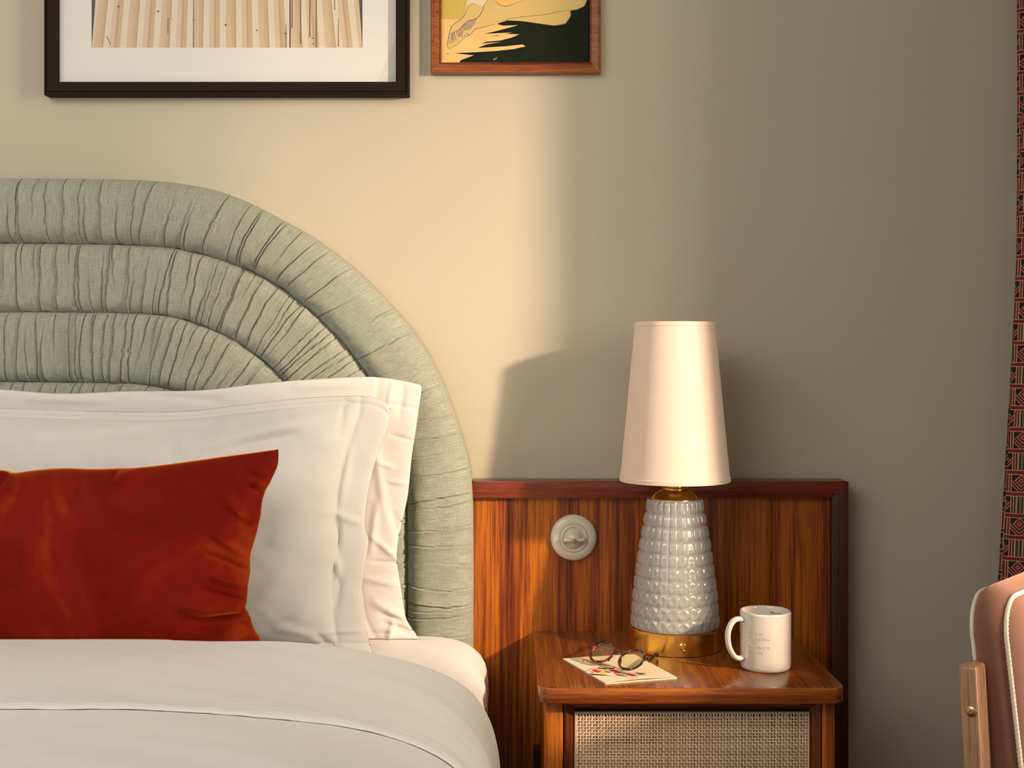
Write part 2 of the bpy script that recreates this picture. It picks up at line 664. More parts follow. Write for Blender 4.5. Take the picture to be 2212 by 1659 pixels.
obj('top_rail', *bevelled(v, fq, .0009), M['wood_x'], pan, True, angle=40)
v = [(xr - rw, -.060, zt - rw), (xr, -.060, zt), (xr, -.060, 0), (xr - rw, -.060, 0),
     (xr - rw, -.001, zt - rw), (xr, -.001, zt), (xr, -.001, 0), (xr - rw, -.001, 0)]
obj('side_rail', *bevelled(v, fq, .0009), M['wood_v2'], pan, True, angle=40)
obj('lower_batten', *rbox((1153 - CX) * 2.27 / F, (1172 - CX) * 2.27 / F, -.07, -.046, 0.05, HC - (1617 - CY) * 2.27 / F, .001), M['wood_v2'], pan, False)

# ------------------------------------------------------------------ headboard
hb = thing('headboard', 'arched sage green linen headboard of gathered padded rolls', 'headboard', (-0.90, -0.06, 0.0))
ZH = 2.235
seamO = [(0, 380), (205, 381), (334, 386), (392, 393), (458, 406), (527, 431), (597, 467), (655, 498), (700, 530), (753, 571), (798, 613), (860, 680), (900, 730), (935, 790), (972, 875), (1003, 970), (1018, 1050), (1021, 1205), (1021, 1450), (1021, 2050)]
seam1 = [(0, 522), (205, 524), (301, 527), (362, 533), (405, 541), (467, 557), (533, 583), (572, 602), (606, 624), (644, 653), (681, 684), (741, 747), (775, 790), (805, 835), (838, 905), (863, 990), (873, 1070), (876, 1205), (876, 1450), (876, 2050)]
r2o = [(0, 522), (205, 524), (350, 531), (416, 544), (479, 561), (544, 588), (579, 607), (632, 643), (684, 687), (745, 751), (789, 811), (835, 898), (865, 1000), (876, 1120), (876, 1450), (876, 2050)]
r2i = [(0, 672), (205, 674), (320, 678), (386, 689), (430, 703), (481, 725), (515, 745), (545, 767), (582, 797), (625, 845), (660, 893), (697, 965), (722, 1050), (733, 1130), (733, 1450), (733, 2050)]
r3o = [(0, 672), (241, 674), (320, 678), (386, 689), (481, 725), (545, 767), (605, 822), (660, 893), (697, 965), (722, 1050), (733, 1130), (733, 1450), (733, 2050)]
r3i = [(0, 825), (231, 828), (285, 830), (341, 838), (415, 860), (460, 885), (500, 925), (545, 985), (570, 1050), (585, 1110), (590, 1160), (590, 1450), (590, 2050)]
r4o = r3i
r4i = [(0, 975), (200, 975), (230, 977), (280, 985), (320, 1000), (350, 1020), (380, 1050), (410, 1090), (430, 1130), (440, 1170), (447, 1200), (447, 1450), (447, 2050)]
r5o = [(0, 975), (200, 975), (330, 1003), (410, 1090), (447, 1200), (447, 2050)]
r5i = [(0, 1130), (150, 1130), (220, 1160), (280, 1220), (300, 1300), (300, 2050)]


def interp_pairs(o, i, n):
    """catmull each list on a common parameter, then resample on mid arc length"""
    so = smooth_pts([(a, b, 0) for a, b in o], 12)
    si = smooth_pts([(a, b, 0) for a, b in i], 12)
    A = np.array([(q.x, q.y) for q in so]); B = np.array([(q.x, q.y) for q in si])
    Mi = (A + B) / 2
    d = np.r_[0, np.cumsum(np.hypot(*np.diff(Mi, axis=0).T))]
    t = np.linspace(0, d[-1], n)
    g = lambda X: np.stack([np.interp(t, d, X[:, 0]), np.interp(t, d, X[:, 1])], 1)
    return g(A), g(B), t * ZH / F


def roll(o, i, pleat_gap, wrap, seed, rows=26, label=None):
    rs = np.random.RandomState(seed)
    nr = 3000
    A, B, s = interp_pairs(o, i, nr)
    # left half: mirror about px = 0, coarser
    k = 12
    Am, Bm, sm = A[::k][1:][::-1].copy(), B[::k][1:][::-1].copy(), -s[::k][1:][::-1]
    Am[:, 0] *= -1; Bm[:, 0] *= -1
    A = np.vstack([Am, A]); B = np.vstack([Bm, B]); s = np.r_[sm, s]
    n = len(s)
    t = np.linspace(0, 1, rows)
    t = 0.5 - 0.5 * np.cos(np.pi * t) * (0.35 + 0.65 * 1) if True else t   # denser near seams
    S, T = np.meshgrid(s, t, indexing='ij')
    S = S + 0.0022 * npnoise(S, T * 3, 8, seed) * np.sin(np.pi * T)
    disp = np.zeros_like(S)
    pos = s[0]
    while pos < s[-1]:
        lo, hi = pleat_gap(pos)
        pos += rs.uniform(lo, hi) if rs.rand() > .22 else rs.uniform(.005, .011)
        skew = rs.uniform(-.006, .006) * (1 if pos < 1.0 else 1.5)
        bow = rs.uniform(-.004, .004)
        line = pos + skew * (T - .5) + bow * np.sin(np.pi * T) + .0008 * np.sin(T * rs.uniform(4, 9) + rs.rand() * 6)
        d = (S - line) * (1 if rs.rand() > .3 else -1)
        amp = rs.uniform(.0028, .0070)
        wd = rs.uniform(.005, .013)
        fade = 1.0
        q = rs.rand()
        if q < .18: fade = np.clip(1.15 - T * rs.uniform(1.0, 1.8), 0, 1)
        elif q < .36: fade = np.clip(T * rs.uniform(1.2, 2.0) - .1, 0, 1)
        step = 1 / (1 + np.exp(-np.clip(d / .0005, -40, 40)))
        disp += amp * fade * step * np.exp(-np.maximum(d, 0) / wd)
        disp -= .0048 * fade * np.exp(-(d / .0010) ** 2)
    # small gathers pulled in at the seams
    gath = npnoise(S, T * .3, 110, seed + 3) * np.exp(-np.minimum(T, 1 - T) / .10) * .0022
    gath += npnoise(S, T * .5, 45, seed + 4) * np.exp(-np.minimum(T, 1 - T) / .22) * .0022
    disp += gath * np.where(S > 1.6, .35, 1.0)
    disp += npnoise(S, T * .06, 28, seed + 9, 2) * .0011
    crest = .020 * np.clip(1 - np.abs(2 * T - 1) ** 6, 0, 1) ** .8
    if wrap:   # outer roll curves from the seam (T=1) round to the outline (T=0)
        e = np.clip(T, 0, 1)
        crest = .032 * np.clip(1 - (np.abs(e - .42) / .58) ** 4.5, 0, 1) ** .8
        crest = np.where(e < .42, .032 * np.clip(1 - ((.42 - e) / .42) ** 2.6, 0, 1) ** .6, crest)
    edge = np.clip(np.minimum(T, 1 - T) / .02, 0, 1)
    Yf = -.072 - crest - disp * (.25 + .75 * edge)
    Xp = A[:, None, 0] * (1 - T) + B[:, None, 0] * T
    Yp = A[:, None, 1] * (1 - T) + B[:, None, 1] * T
    # wobbling seam lines
    wob = npnoise(S, T * 0, 70, seed + 5) * 1.6
    Yp = Yp + wob * np.where(T > .5, T * 2 - 1, 0) * np.where(S < 1.4, 1, .3)
    X = (Xp - CX) * ZH / F
    Z = HC - (Yp - CY) * ZH / F
    # hold the outline: outermost points pushed back to the wall
    cols = [np.stack([X, Yf, Z], 2)]
    verts = cols[0]
    if wrap:
        # follow the edge bump outward a little, then straight back to the wall
        cen = np.array([(0 - CX) * ZH / F, HC - (1150 - CY) * ZH / F])
        a0 = verts[:, :1, :]
        r_in = a0.copy(); r_in[:, :, 1] = -.045
        r_in2 = a0.copy(); r_in2[:, :, 1] = -.001
        verts = np.concatenate([r_in2, r_in, verts], 1)
        T = np.concatenate([T[:, :1] - .6, T[:, :1] - .25, T], 1)
        S = np.concatenate([S[:, :1], S[:, :1], S], 1)
    nv = verts.shape[1]
    uv = np.stack([S.ravel(), (T * .125).ravel()], 1)
    fl = grid_faces(n, nv, True)
    obj('padded_roll', verts.reshape(-1, 3), fl, M['headboard'], hb, True, uvs=uv)


gapT = lambda p: (.020, .044) if -1 < p < .55 else ((.030, .055) if p < 1.1 else (.030, .046))
gap2 = lambda p: (.011, .027)
roll(seamO, seam1, gapT, True, 21)
roll(r2o, r2i, gap2, False, 22)
roll(r3o, r3i, gap2, False, 23)
roll(r4o, r4i, gap2, False, 24)
roll(r5o, r5i, gap2, False, 25, rows=10)
v, f = rbox(-1.72, -.12, -.070, -.004, 0.02, .85)
obj('backing_board', v, f, M['dark_gap'], hb, False)
pts = [P(px, py, ZH) for px, py in seamO if py < 900]
ring = [(p.x - .012, p.z - .012) for p in pts] + [(-.12, .95)]
ring = [(2 * ((0 - CX) * ZH / F) - x, z) for x, z in ring[::-1]] + ring
tri = tessellate_polygon([[Vector((x, z, 0)) for x, z in ring]])
obj('backing_panel', [(x, -.070, z) for x, z in ring], tri, M['dark_gap'], hb, False)

# ------------------------------------------------------------------ bed
XE = -.04
bed = thing('bed_mattress', 'wide mattress in a smooth white fitted sheet with a rounded corner', 'mattress', (-.9, -1.15, .30))


def sheet_surface(prof, ys, zfun, name, mat, parent, thick=0.0, arcuv=True, edge_drop=None):
    pass


# mattress with the fitted sheet: rounded top right corner, side falling away
prof = [(-1.76, .30), (-1.768, .45), (-1.765, .56), (-1.745, .592), (-1.70, .606), (-1.2, .610), (-.6, .610), (-.30, .610), (-.16, .609), (-.115, .606), (-.085, .599), (-.065, .588), (-.050, .572), (-.043, .553), (-.040, .52), (-.043, .45), (-.045, .30)]
pp = resample(prof, 150)
ys = np.r_[np.linspace(-.115, -.135, 5), np.linspace(-.15, -2.1, 130)]
V = []
for yi, y in enumerate(ys):
    e = np.clip((-.115 - y) / .02, 0, 1)
    for x, z in pp:
        side = max(0, min(1, (.60 - z) / .08))
        wv = .003 * math.sin(y * 55 + 3 * math.sin(z * 20)) * side
        dz = -.008 * (1 - e)
        V.append((x + wv, y, z + dz + .0015 * noise.noise(Vector((x * 9, y * 9, 0)))))
fl = grid_faces(len(ys), 150, True)
obj('fitted_sheet', V, fl, M['cotton2'], bed)
obj('mattress_core', *rbox(-1.74, -.07, -2.08, -.13, .30, .56, .02), M['cotton'], bed, False)
base = thing('divan_bed', 'dark upholstered divan bed on short wooden legs under the mattress', 'bed', (-.9, -1.15, 0))
obj('base_box', *rbox(-1.74, -.075, -2.08, -.13, .08, .299, .01), M['dark_gap'], base, False)
for lx in (-1.6, -.2):
    for ly in (-1.95, -.3):
        obj('leg', *rbox(lx - .03, lx + .03, ly - .03, ly + .03, 0, .08, .004), M['wood_v2'], base, False)

# duvet body and its turned-down cuff
dprof = [(-1.78, .30), (-1.79, .42), (-1.785, .52), (-1.76, .60), (-1.70, .645), (-1.55, .672), (-1.2, .680), (-.9, .682), (-.55, .681), (-.37, .677), (-.30, .673), (-.237, .666), (-.194, .659), (-.13, .644), (-.085, .625), (-.055, .602), (-.034, .572), (-.021, .535), (-.014, .49), (-.012, .42), (-.018, .33)]
NPRO = 240
dp = resample(dprof, NPRO)
nn = np.gradient(dp, axis=0)
nrm = np.stack([-nn[:, 1], nn[:, 0]], 1); nrm /= np.linalg.norm(nrm, axis=1)[:, None]


def duvet_z(x, y):
    s = .0045 * noise.noise(Vector((x * 2.2, y * 3.0, 4))) + .0022 * noise.noise(Vector((x * 6, y * 9, 1)))
    return s


def wrinkle(q, y):
    # long soft creases running round the right shoulder of the duvet
    return .0030 * noise.noise(Vector((q * 5 + y * 9, y * 2.0, 7))) + .0016 * noise.noise(Vector((q * 9 + y * 26, y * 4.0, 9)))


dv = thing('duvet', 'puffy white duvet covering the bed with a turned-down stitched edge', 'duvet', (-.9, -1.3, .60))


def layer(name, y0, y1, off, ny, crest_r, edge_r, hem=False, mat='cotton'):
    """sheet of the duvet from y0 (head side) to y1; ends rolled down by crest_r / edge_r"""
    V, n = [], 0
    tt = np.linspace(0, 1, ny)
    rows = []
    for k in range(9):    # rolled head end
        a = math.pi * .5 * (1 - k / 8)
        rows.append((y0 + crest_r * (1 - math.cos(math.pi / 2 - a)) * 0 + crest_r * math.sin(a) * .6, -crest_r * (1 - math.cos(a))))
    for t in tt[1:]:
        rows.append((y0 + (y1 - y0) * t, 0))
    for k in range(1, 7):
        a = math.pi * .5 * k / 6
        rows.append((y1 - edge_r * math.sin(a), -edge_r * (1 - math.cos(a))))
    L = sum(np.hypot(*np.diff(dp, axis=0).T)) / (NPRO - 1)
    for y, dz in rows:
        for j in range(NPRO):
            x, z = dp[j]
            q = j * L
            # head edge arcs: further down the bed toward the side
            rel = max(0, (x + .55) / .55)
            yy = y
            o = off + dz + duvet_z(x, yy) + wrinkle(q, yy) * (1 if x > -.5 else .5)
            if hem:
                hy = yy - y1
                # stitched band near the hem
                o += -.0018 * math.exp(-((hy - .030) / .0018) ** 2) + .0010 * (1 if hy < .030 else 0) * noise.noise(Vector((x * 40, yy * 10, 2)))
                if 0 < hy < .028: o += .0018 + .0016 * noise.noise(Vector((q * 38, yy * 16, 5)))
            V.append((x + nrm[j, 0] * o, yy, z + nrm[j, 1] * o))
    return obj(name, V, grid_faces(len(rows), NPRO, True), M[mat], dv)


layer('duvet_body', -.500, -2.20, -.0045, 200, .055, .04)
layer('turned_down_edge', -.480, -.835, .000, 130, .060, .0035, True)


# ------------------------------------------------------------------ pillows
def coons(top, right, bottom, left, nu, nv):
    t_ = resample(top, nu); b_ = resample(bottom, nu)      # left->right
    l_ = resample(left, nv); r_ = resample(right, nv)      # top->bottom
    u = np.linspace(0, 1, nu)[:, None, None]; v = np.linspace(0, 1, nv)[None, :, None]
    T_, B_ = t_[:, None, :], b_[:, None, :]
    L_, R_ = l_[None, :, :], r_[None, :, :]
    c00, c10, c01, c11 = t_[0], t_[-1], b_[0], b_[-1]
    return (1 - v) * T_ + v * B_ + (1 - u) * L_ + u * R_ - ((1 - u) * (1 - v) * c00 + u * (1 - v) * c10 + (1 - u) * v * c01 + u * v * c11)


def smooth01(x):
    x = np.clip(x, 0, 1)
    return x * x * (3 - 2 * x)


def seg_dist(px, py, x0, y0, x1, y1):
    dx, dy = x1 - x0, y1 - y0
    L2 = dx * dx + dy * dy
    t = np.clip(((px - x0) * dx + (py - y0) * dy) / L2, 0, 1)
    cx, cy = x0 + t * dx, y0 + t * dy
    side = ((px - x0) * dy - (py - y0) * dx) / math.sqrt(L2)
    return np.hypot(px - cx, py - cy), t, side


def pillow(name, parent, curves, Ztop, Zbot, bulge, mat, fl=None, folds=(), nz=(), back=.5, nu=260, nv=200, pw=.6, thick=.002, label=None, vshift=0.0, endw=None):
    G = coons(*curves, nu, nv)
    px, py = G[:, :, 0], G[:, :, 1]
    u = np.linspace(0, 1, nu)[:, None] * np.ones((1, nv)); v = np.ones((nu, 1)) * np.linspace(0, 1, nv)[None, :]
    y_top, y_bot = np.min(py), np.max(py)
    k = np.clip((py - y_top) / (y_bot - y_top), 0, 1)
    Zb = Ztop + (Zbot - Ztop) * k
    fu0, fu1, fv0, fv1 = fl if fl else (0, 0, 0, 0)
    uu = np.clip((u - fu0) / (1 - fu0 - fu1), 0, 1); vv = np.clip((v - fv0) / (1 - fv0 - fv1), 0, 1)
    pr = (np.clip(4 * uu * (1 - uu), 0, 1) ** pw) * (np.clip(4 * vv * (1 - vv), 0, 1) ** pw)
    if vshift: pr = pr * (1 + vshift * (vv - .5))
    D = bulge * pr
    inner = smooth01(np.minimum(np.minimum(uu, 1 - uu) * 14, np.minimum(vv, 1 - vv) * 10))
    for (sc_, am, sd, ax, ay) in nz:
        D = D + am * npnoise(px * ax, py * ay, sc_, sd, 2) * (.35 + .65 * inner)
    for (x0, y0, x1, y1, wd, am) in folds:
        d, t, side = seg_dist(px, py, x0, y0, x1, y1)
        env = np.sin(np.pi * np.clip(t * .9 + .08, 0, 1)) ** .5
        D = D + am * np.exp(-(d / wd) ** 2) * env
    if fl:   # stitched line round the flange
        for a in (u - fu0, (1 - fu1) - u):
            D = D - .0016 * np.exp(-(a / .0045) ** 2)
        for a in (v - fv0, (1 - fv1) - v):
            D = D - .0016 * np.exp(-(a / .008) ** 2)
    X = (px - CX) * Zb / F; Zc = HC - (py - CY) * Zb / F; Y = Zb - DW
    edge = np.minimum(np.minimum(u, 1 - u) * nu, np.minimum(v, 1 - v) * nv)
    th = thick * np.sqrt(np.clip(edge / 4, 0, 1))
    front = np.stack([X, Y - D - th, Zc], 2).reshape(-1, 3)
    Db = back * bulge * pr
    bk = np.stack([X, Y + Db + th, Zc], 2).reshape(-1, 3)
    n = nu * nv
    idx = np.arange(n).reshape(nu, nv)
    bidx = idx + n
    bidx = bidx.copy()
    bidx[0, :] = idx[0, :]; bidx[-1, :] = idx[-1, :]; bidx[:, 0] = idx[:, 0]; bidx[:, -1] = idx[:, -1]
    faces = []
    for i in range(nu - 1):
        for j in range(nv - 1):
            faces.append((idx[i, j], idx[i, j + 1], idx[i + 1, j + 1], idx[i + 1, j]))
            faces.append((bidx[i, j], bidx[i + 1, j], bidx[i + 1, j + 1], bidx[i, j + 1]))
    V = np.vstack([front, bk])
    # drop unused border duplicates
    used = np.zeros(len(V), bool)
    fa = np.array(faces); used[fa.ravel()] = True
    remap = np.cumsum(used) - 1
    return obj(name, V[used], remap[fa].tolist(), M[mat], parent, True, label=label)


# back pillow
L0 = -330
bp_top = [(L0, 846), (-150, 838), (0, 841), (130, 850), (278, 845), (434, 843), (564, 828), (694, 818), (799, 814), (868, 822), (912, 832)]
bp_right = [(912, 832), (898, 930), (890, 982), (881, 1069), (868, 1130), (857, 1199), (866, 1269), (876, 1330), (890, 1358), (907, 1381)]
bp_bot = [(L0, 1378), (0, 1378), (400, 1379), (700, 1380), (825, 1381), (907, 1381)]
bp_left = [(L0, 846), (L0 + 15, 1100), (L0, 1378)]
pb = thing('back_pillow', 'white pillow in a wide-flanged case leaning on the green headboard', 'pillow', tuple(P(400, 1384, 2.15)), 'white bed pillows')
pillow('pillowcase', pb, (bp_top, bp_right, bp_bot, bp_left), 2.195, 2.175, .050, 'pillow_cotton_dimmed2', fl=(.05, .075, .095, .03), back=.22,
       folds=[(800, 900, 835, 1130, 10, .004), (850, 1110, 880, 1200, 9, -.004), (805, 1160, 870, 1215, 7, .004), (868, 1215, 800, 1213, 4, -.003), (810, 1300, 880, 1340, 10, .005), (830, 1345, 900, 1372, 7, -.005), (840, 1380, 850, 1340, 6, .006),
              (850, 820, 838, 880, 5, .003), (820, 1000, 850, 1010, 5, .003), (60, 860, 240, 868, 9, .003), (300, 852, 480, 866, 9, -.003), (640, 835, 780, 830, 10, .003), (872, 835, 862, 900, 6, -.003), (845, 940, 892, 952, 4, -.003), (840, 1040, 884, 1046, 4, .003), (815, 1090, 800, 1200, 8, .004), (790, 1250, 860, 1262, 8, .004), (870, 1340, 820, 1325, 6, -.004)],
       nz=[(.012, .0025, 3, 1, 1.6), (.03, .0012, 4, 1, 1)])
# front pillow
fp_top = [(L0, 896), (-120, 884), (0, 882), (174, 888), (378, 889), (521, 875), (651, 860), (777, 855), (825, 864), (844, 884)]
fp_right = [(844, 884), (838, 921), (822, 965), (808, 1008), (793, 1080), (788, 1138), (796, 1169), (788, 1225), (781, 1277), (784, 1320), (792, 1361), (800, 1395), (806, 1411)]
fp_bot = [(L0, 1408), (0, 1408), (300, 1408), (560, 1409), (700, 1410), (770, 1411), (806, 1411)]
fp_left = [(L0, 896), (L0 + 15, 1160), (L0, 1408)]
pf = thing('front_pillow', 'white pillow standing in front of the other pillow, behind the rust cushion', 'pillow', tuple(P(400, 1412, 2.05)), 'white bed pillows')
pillow('pillowcase', pf, (fp_top, fp_right, fp_bot, fp_left), 2.13, 2.070, .105, 'pillow_cotton_dimmed', fl=(.05, .062, .03, .04), back=.25, vshift=.5,
       folds=[(240, 940, 480, 915, 16, -.006), (420, 960, 700, 905, 22, .007), (480, 975, 680, 925, 14, -.006), (60, 930, 230, 960, 22, .006), (100, 905, 300, 900, 12, -.004), (620, 890, 770, 870, 12, -.004),
              (728, 1120, 726, 1190, 8, -.006), (722, 1190, 735, 1250, 8, .005), (735, 1240, 722, 1330, 9, -.004), (610, 1345, 690, 1370, 12, .007), (690, 1370, 730, 1412, 7, -.007), (640, 1330, 560, 1350, 12, -.004),
              (700, 1365, 790, 1360, 6, .004), (700, 1100, 780, 1130, 10, .004), (560, 1300, 640, 1220, 22, .004), (735, 940, 745, 860, 6, -.003), (755, 980, 735, 1090, 9, .004), (0, 1000, 400, 960, 30, .006)],
       nz=[(.008, .006, 13, 1, 1.8), (.022, .0016, 14, 1, 1)])
# lumbar cushion
rc_top = [(-430, 1000), (-300, 1018), (-100, 1010), (0, 1015), (30, 1021), (80, 1015), (139, 1011), (200, 1013), (265, 1011), (304, 1009), (369, 1002), (477, 987), (560, 976), (603, 970)]
rc_right = [(603, 970), (601, 1004), (585, 1040), (569, 1072), (560, 1130), (543, 1195), (538, 1256), (532, 1310), (542, 1336), (549, 1358), (560, 1380), (572, 1404), (574, 1430)]
rc_bot = [(-430, 1425), (-200, 1418), (0, 1419), (217, 1419), (391, 1422), (477, 1428), (574, 1430)]
rc_left = [(-430, 1000), (-380, 1200), (-430, 1425)]
rcx = thing('lumbar_cushion', 'rust red velvet lumbar cushion lying against the white pillows', 'cushion', tuple(P(80, 1420, 1.86)))
pillow('velvet_cover', rcx, (rc_top, rc_right, rc_bot, rc_left), 1.955, 1.905, .060, 'velvet', back=.45, pw=.55, nu=300, nv=170,
       folds=[(535, 1312, 405, 1302, 12, .015), (534, 1322, 430, 1332, 7, -.012), (532, 1300, 450, 1270, 9, -.008), (548, 1352, 485, 1405, 12, .014), (560, 1372, 520, 1420, 7, -.009), (572, 1410, 500, 1424, 9, .010), (556, 1362, 520, 1340, 7, -.008),
              (545, 1200, 470, 1140, 11, .010), (540, 1235, 460, 1190, 9, -.009), (538, 1262, 470, 1235, 10, .010), (557, 1130, 490, 1070, 11, .009), (560, 1112, 520, 1150, 8, -.007), (570, 1068, 540, 1045, 9, -.010), (600, 975, 560, 1062, 14, .010), (585, 1045, 520, 1010, 12, -.006),
              (300, 1011, 245, 1045, 13, .012), (250, 1012, 262, 1055, 10, -.010), (18, 1024, 2, 1060, 10, -.012), (45, 1020, 70, 1065, 12, .010), (215, 1420, 226, 1388, 7, -.016), (430, 1424, 436, 1392, 8, -.016),
              (400, 1421, 330, 1370, 16, .010), (180, 1415, 110, 1375, 18, .009), (470, 1395, 520, 1360, 9, .007)],
       nz=[(.010, .006, 33, 1, 1), (.030, .0013, 34, 1, 1)])

# ------------------------------------------------------------------ nightstand
ZN0, ZN1 = 1.90, 2.296
ns = thing('nightstand', 'walnut bedside cabinet with rounded top and woven cane door', 'nightstand', (.275, -.24, 0))
TZ = .5976
xl, xrn = .0425, .5065
yf, yb = ZN0 - DW, ZN1 - DW


def rounded_slab(x0, x1, y0, y1, z0, z1, r, eb):
    """top with two rounded front corners and softened arrises"""
    out = [(x1, y1), (x0, y1)]
    for k in range(9):
        a = math.pi + math.pi / 2 * k / 8
        out.append((x0 + r + r * math.cos(a), y0 + r + r * math.sin(a)))
    for k in range(9):
        a = 1.5 * math.pi + math.pi / 2 * k / 8
        out.append((x1 - r + r * math.cos(a), y0 + r + r * math.sin(a)))
    n = len(out)
    lv = [(z0, eb), (z0 + eb * .3, eb * .3), (z0 + eb, 0), (z1 - eb, 0), (z1 - eb * .3, eb * .3), (z1, eb)]
    cx_, cy_ = (x0 + x1) / 2, (y0 + y1) / 2
    V = []
    for z, ins in lv:
        for x, y in out:
            V.append((x + (ins if x < cx_ else -ins), y + (ins if y < cy_ else 0), z))
    Fc = []
    for i in range(len(lv) - 1):
        for k in range(n):
            k2 = (k + 1) % n
            Fc.append((i * n + k, i * n + k2, (i + 1) * n + k2, (i + 1) * n + k))
    Fc.append(list(range(n))[::-1]); Fc.append([(len(lv) - 1) * n + k for k in range(n)])
    return V, Fc


v, f = rounded_slab(xl, xrn, yf, yb, TZ - .0235, TZ, .022, .0012)
top = obj('tabletop', v, f, None, ns, True, mats=[M['wood_top'], M['wood_topv']], midx=[1 if i == len(f) - 1 else 0 for i in range(len(f))], angle=35)
ZC = 1.925; yc = ZC - DW      # front of the carcass
X = lambda px, Z: (px - CX) * Z / F
cz1 = TZ - .0235


def post_profile(x0, x1, left):
    return rbox(x0, x1, yc, yc + .03, .12, cz1, .004, 3)


obj('stile', *rbox(X(1176, ZC), X(1217, ZC), yc, yc + .03, .12, cz1, .005, 4), M['wood_v'], ns, True, angle=50)
obj('stile', *rbox(X(1776.5, ZC), X(1804, ZC), yc, yc + .03, .12, cz1, .0015, 3), M['wood_v'], ns, True, angle=50)
obj('side_panel', *rbox(X(1178, ZC), X(1178, ZC) + .018, yc + .03, yb, .12, cz1), M['wood_v'], ns, False)
obj('side_panel', *rbox(X(1804, ZC) - .018, X(1804, ZC), yc + .03, yb, .12, cz1), M['wood_v'], ns, False)
obj('bottom_panel', *rbox(X(1178, ZC) + .018, X(1804, ZC) - .018, yc + .03, yb, .12, .14), M['wood_v2'], ns, False)
for lx in (X(1190, ZC), X(1790, ZC) - .02):
    for ly in (yc + .01, yb - .04):
        obj('leg', *rbox(lx, lx + .022, ly, ly + .022, 0, .12, .003), M['wood_v2'], ns, True, angle=50)


def rails(parent, x0, x1, z0, z1, prof, mat, name='frame_rail', mats=None, yback=None):
    """four mitred rails; prof = list of (inset, y) closed outline of the section"""
    cor = [(x0, z0, 1, 1), (x1, z0, -1, 1), (x1, z1, -1, -1), (x0, z1, 1, -1)]
    for s in range(4):
        a, b = cor[s], cor[(s + 1) % 4]
        V = []
        for c in (a, b):
            for d, y in prof:
                V.append((c[0] + c[2] * d, y, c[1] + c[3] * d))
        n = len(prof)
        Fc = [(k, (k + 1) % n, n + (k + 1) % n, n + k) for k in range(n)]
        Fc += [list(range(n))[::-1], [n + k for k in range(n)]]
        bm = bmesh.new()
        bv = [bm.verts.new(q) for q in V]
        for q in Fc: bm.faces.new([bv[i] for i in q])
        bmesh.ops.recalc_face_normals(bm, faces=bm.faces)
        vv, ff = from_bm(bm)
        # shrink ends a hair so the mitre joint reads
        m = mats[s % 2] if mats else mat
        obj(name, vv, ff, m, parent, True, angle=30)


# door with mitred frame, cane panel and beading
dx0, dx1 = X(1219, ZC), X(1775, ZC)
dz1 = cz1 - .0015; dz0 = .15
door = obj('door', *rbox(dx0 + .01, dx1 - .01, yc + .022, yc + .026, dz0 + .01, dz1 - .008), plain('dark_cane_backing', (.02, .008, .004), .8), ns, False)
dins = .0160
pr = [(0, yc + .002), (0, yc + .022), (dins, yc + .022), (dins, yc + .014), (dins - .003, yc + .010), (.006, yc + .003), (.002, yc + .001)]
# separate door frame bevel: stile width differs from top rail
cor = None
rails(door, dx0, dx1, dz0, dz1 , pr, None, 'door_frame_rail', mats=[M['wood_x'], M['wood_v_shaded']])
kx0, kx1 = dx0 + dins, dx1 - dins
kz1 = HC - (1537 - CY) * 1.937 / F; kz0 = dz0 + dins
yk = yc + .010
rails(door, kx0, kx1, kz0, kz1, [(0, yk + .004), (0, yk - .0006), (.0012, yk - .002), (.003, yk - .0015), (.0037, yk + .004)], M['bead'], 'beading')
# cane weave: real crossing strips
p_ = .00455
nx = int((kx1 - kx0 - .006) / p_); nz_ = int((kz1 - kz0 - .006) / p_)
V, Fc = [], []
wr = random.Random(3)
x_c = [kx0 + .0045 + i * p_ + wr.uniform(-.00035, .00035) for i in range(nx)]
z_c = [kz0 + .0045 + j * p_ + wr.uniform(-.0003, .0003) for j in range(nz_)]


def strip(pts, wvec, t=.0005):
    o = len(V)
    for p in pts:
        for sgn in (-1, 1):
            V.append((p[0] + wvec[0] * sgn, p[1] - t, p[2] + wvec[2] * sgn))
    for i in range(len(pts) - 1):
        a = o + 2 * i
        Fc.append((a, a + 1, a + 3, a + 2))


for i, x in enumerate(x_c):
    hw = wr.uniform(.00125, .00165)
    pts = [(x, yk, kz0)] + [(x + wr.uniform(-.0001, .0001), yk + (.0008 if (i + j) % 2 else -.0008), z) for j, z in enumerate(z_c)] + [(x, yk, kz1)]
    strip(pts, (hw, 0, 0))
for j, z in enumerate(z_c):
    hw = wr.uniform(.00125, .00165)
    pts = [(kx0, yk, z)] + [(x, yk + (-.0008 if (i + j) % 2 else .0008), z + wr.uniform(-.0001, .0001)) for i, x in enumerate(x_c)] + [(kx1, yk, z)]
    strip(pts, (0, 0, hw))
cn = obj('cane_webbing', V, Fc, M['cane'], door, False)
cn['kind'] = 'stuff'

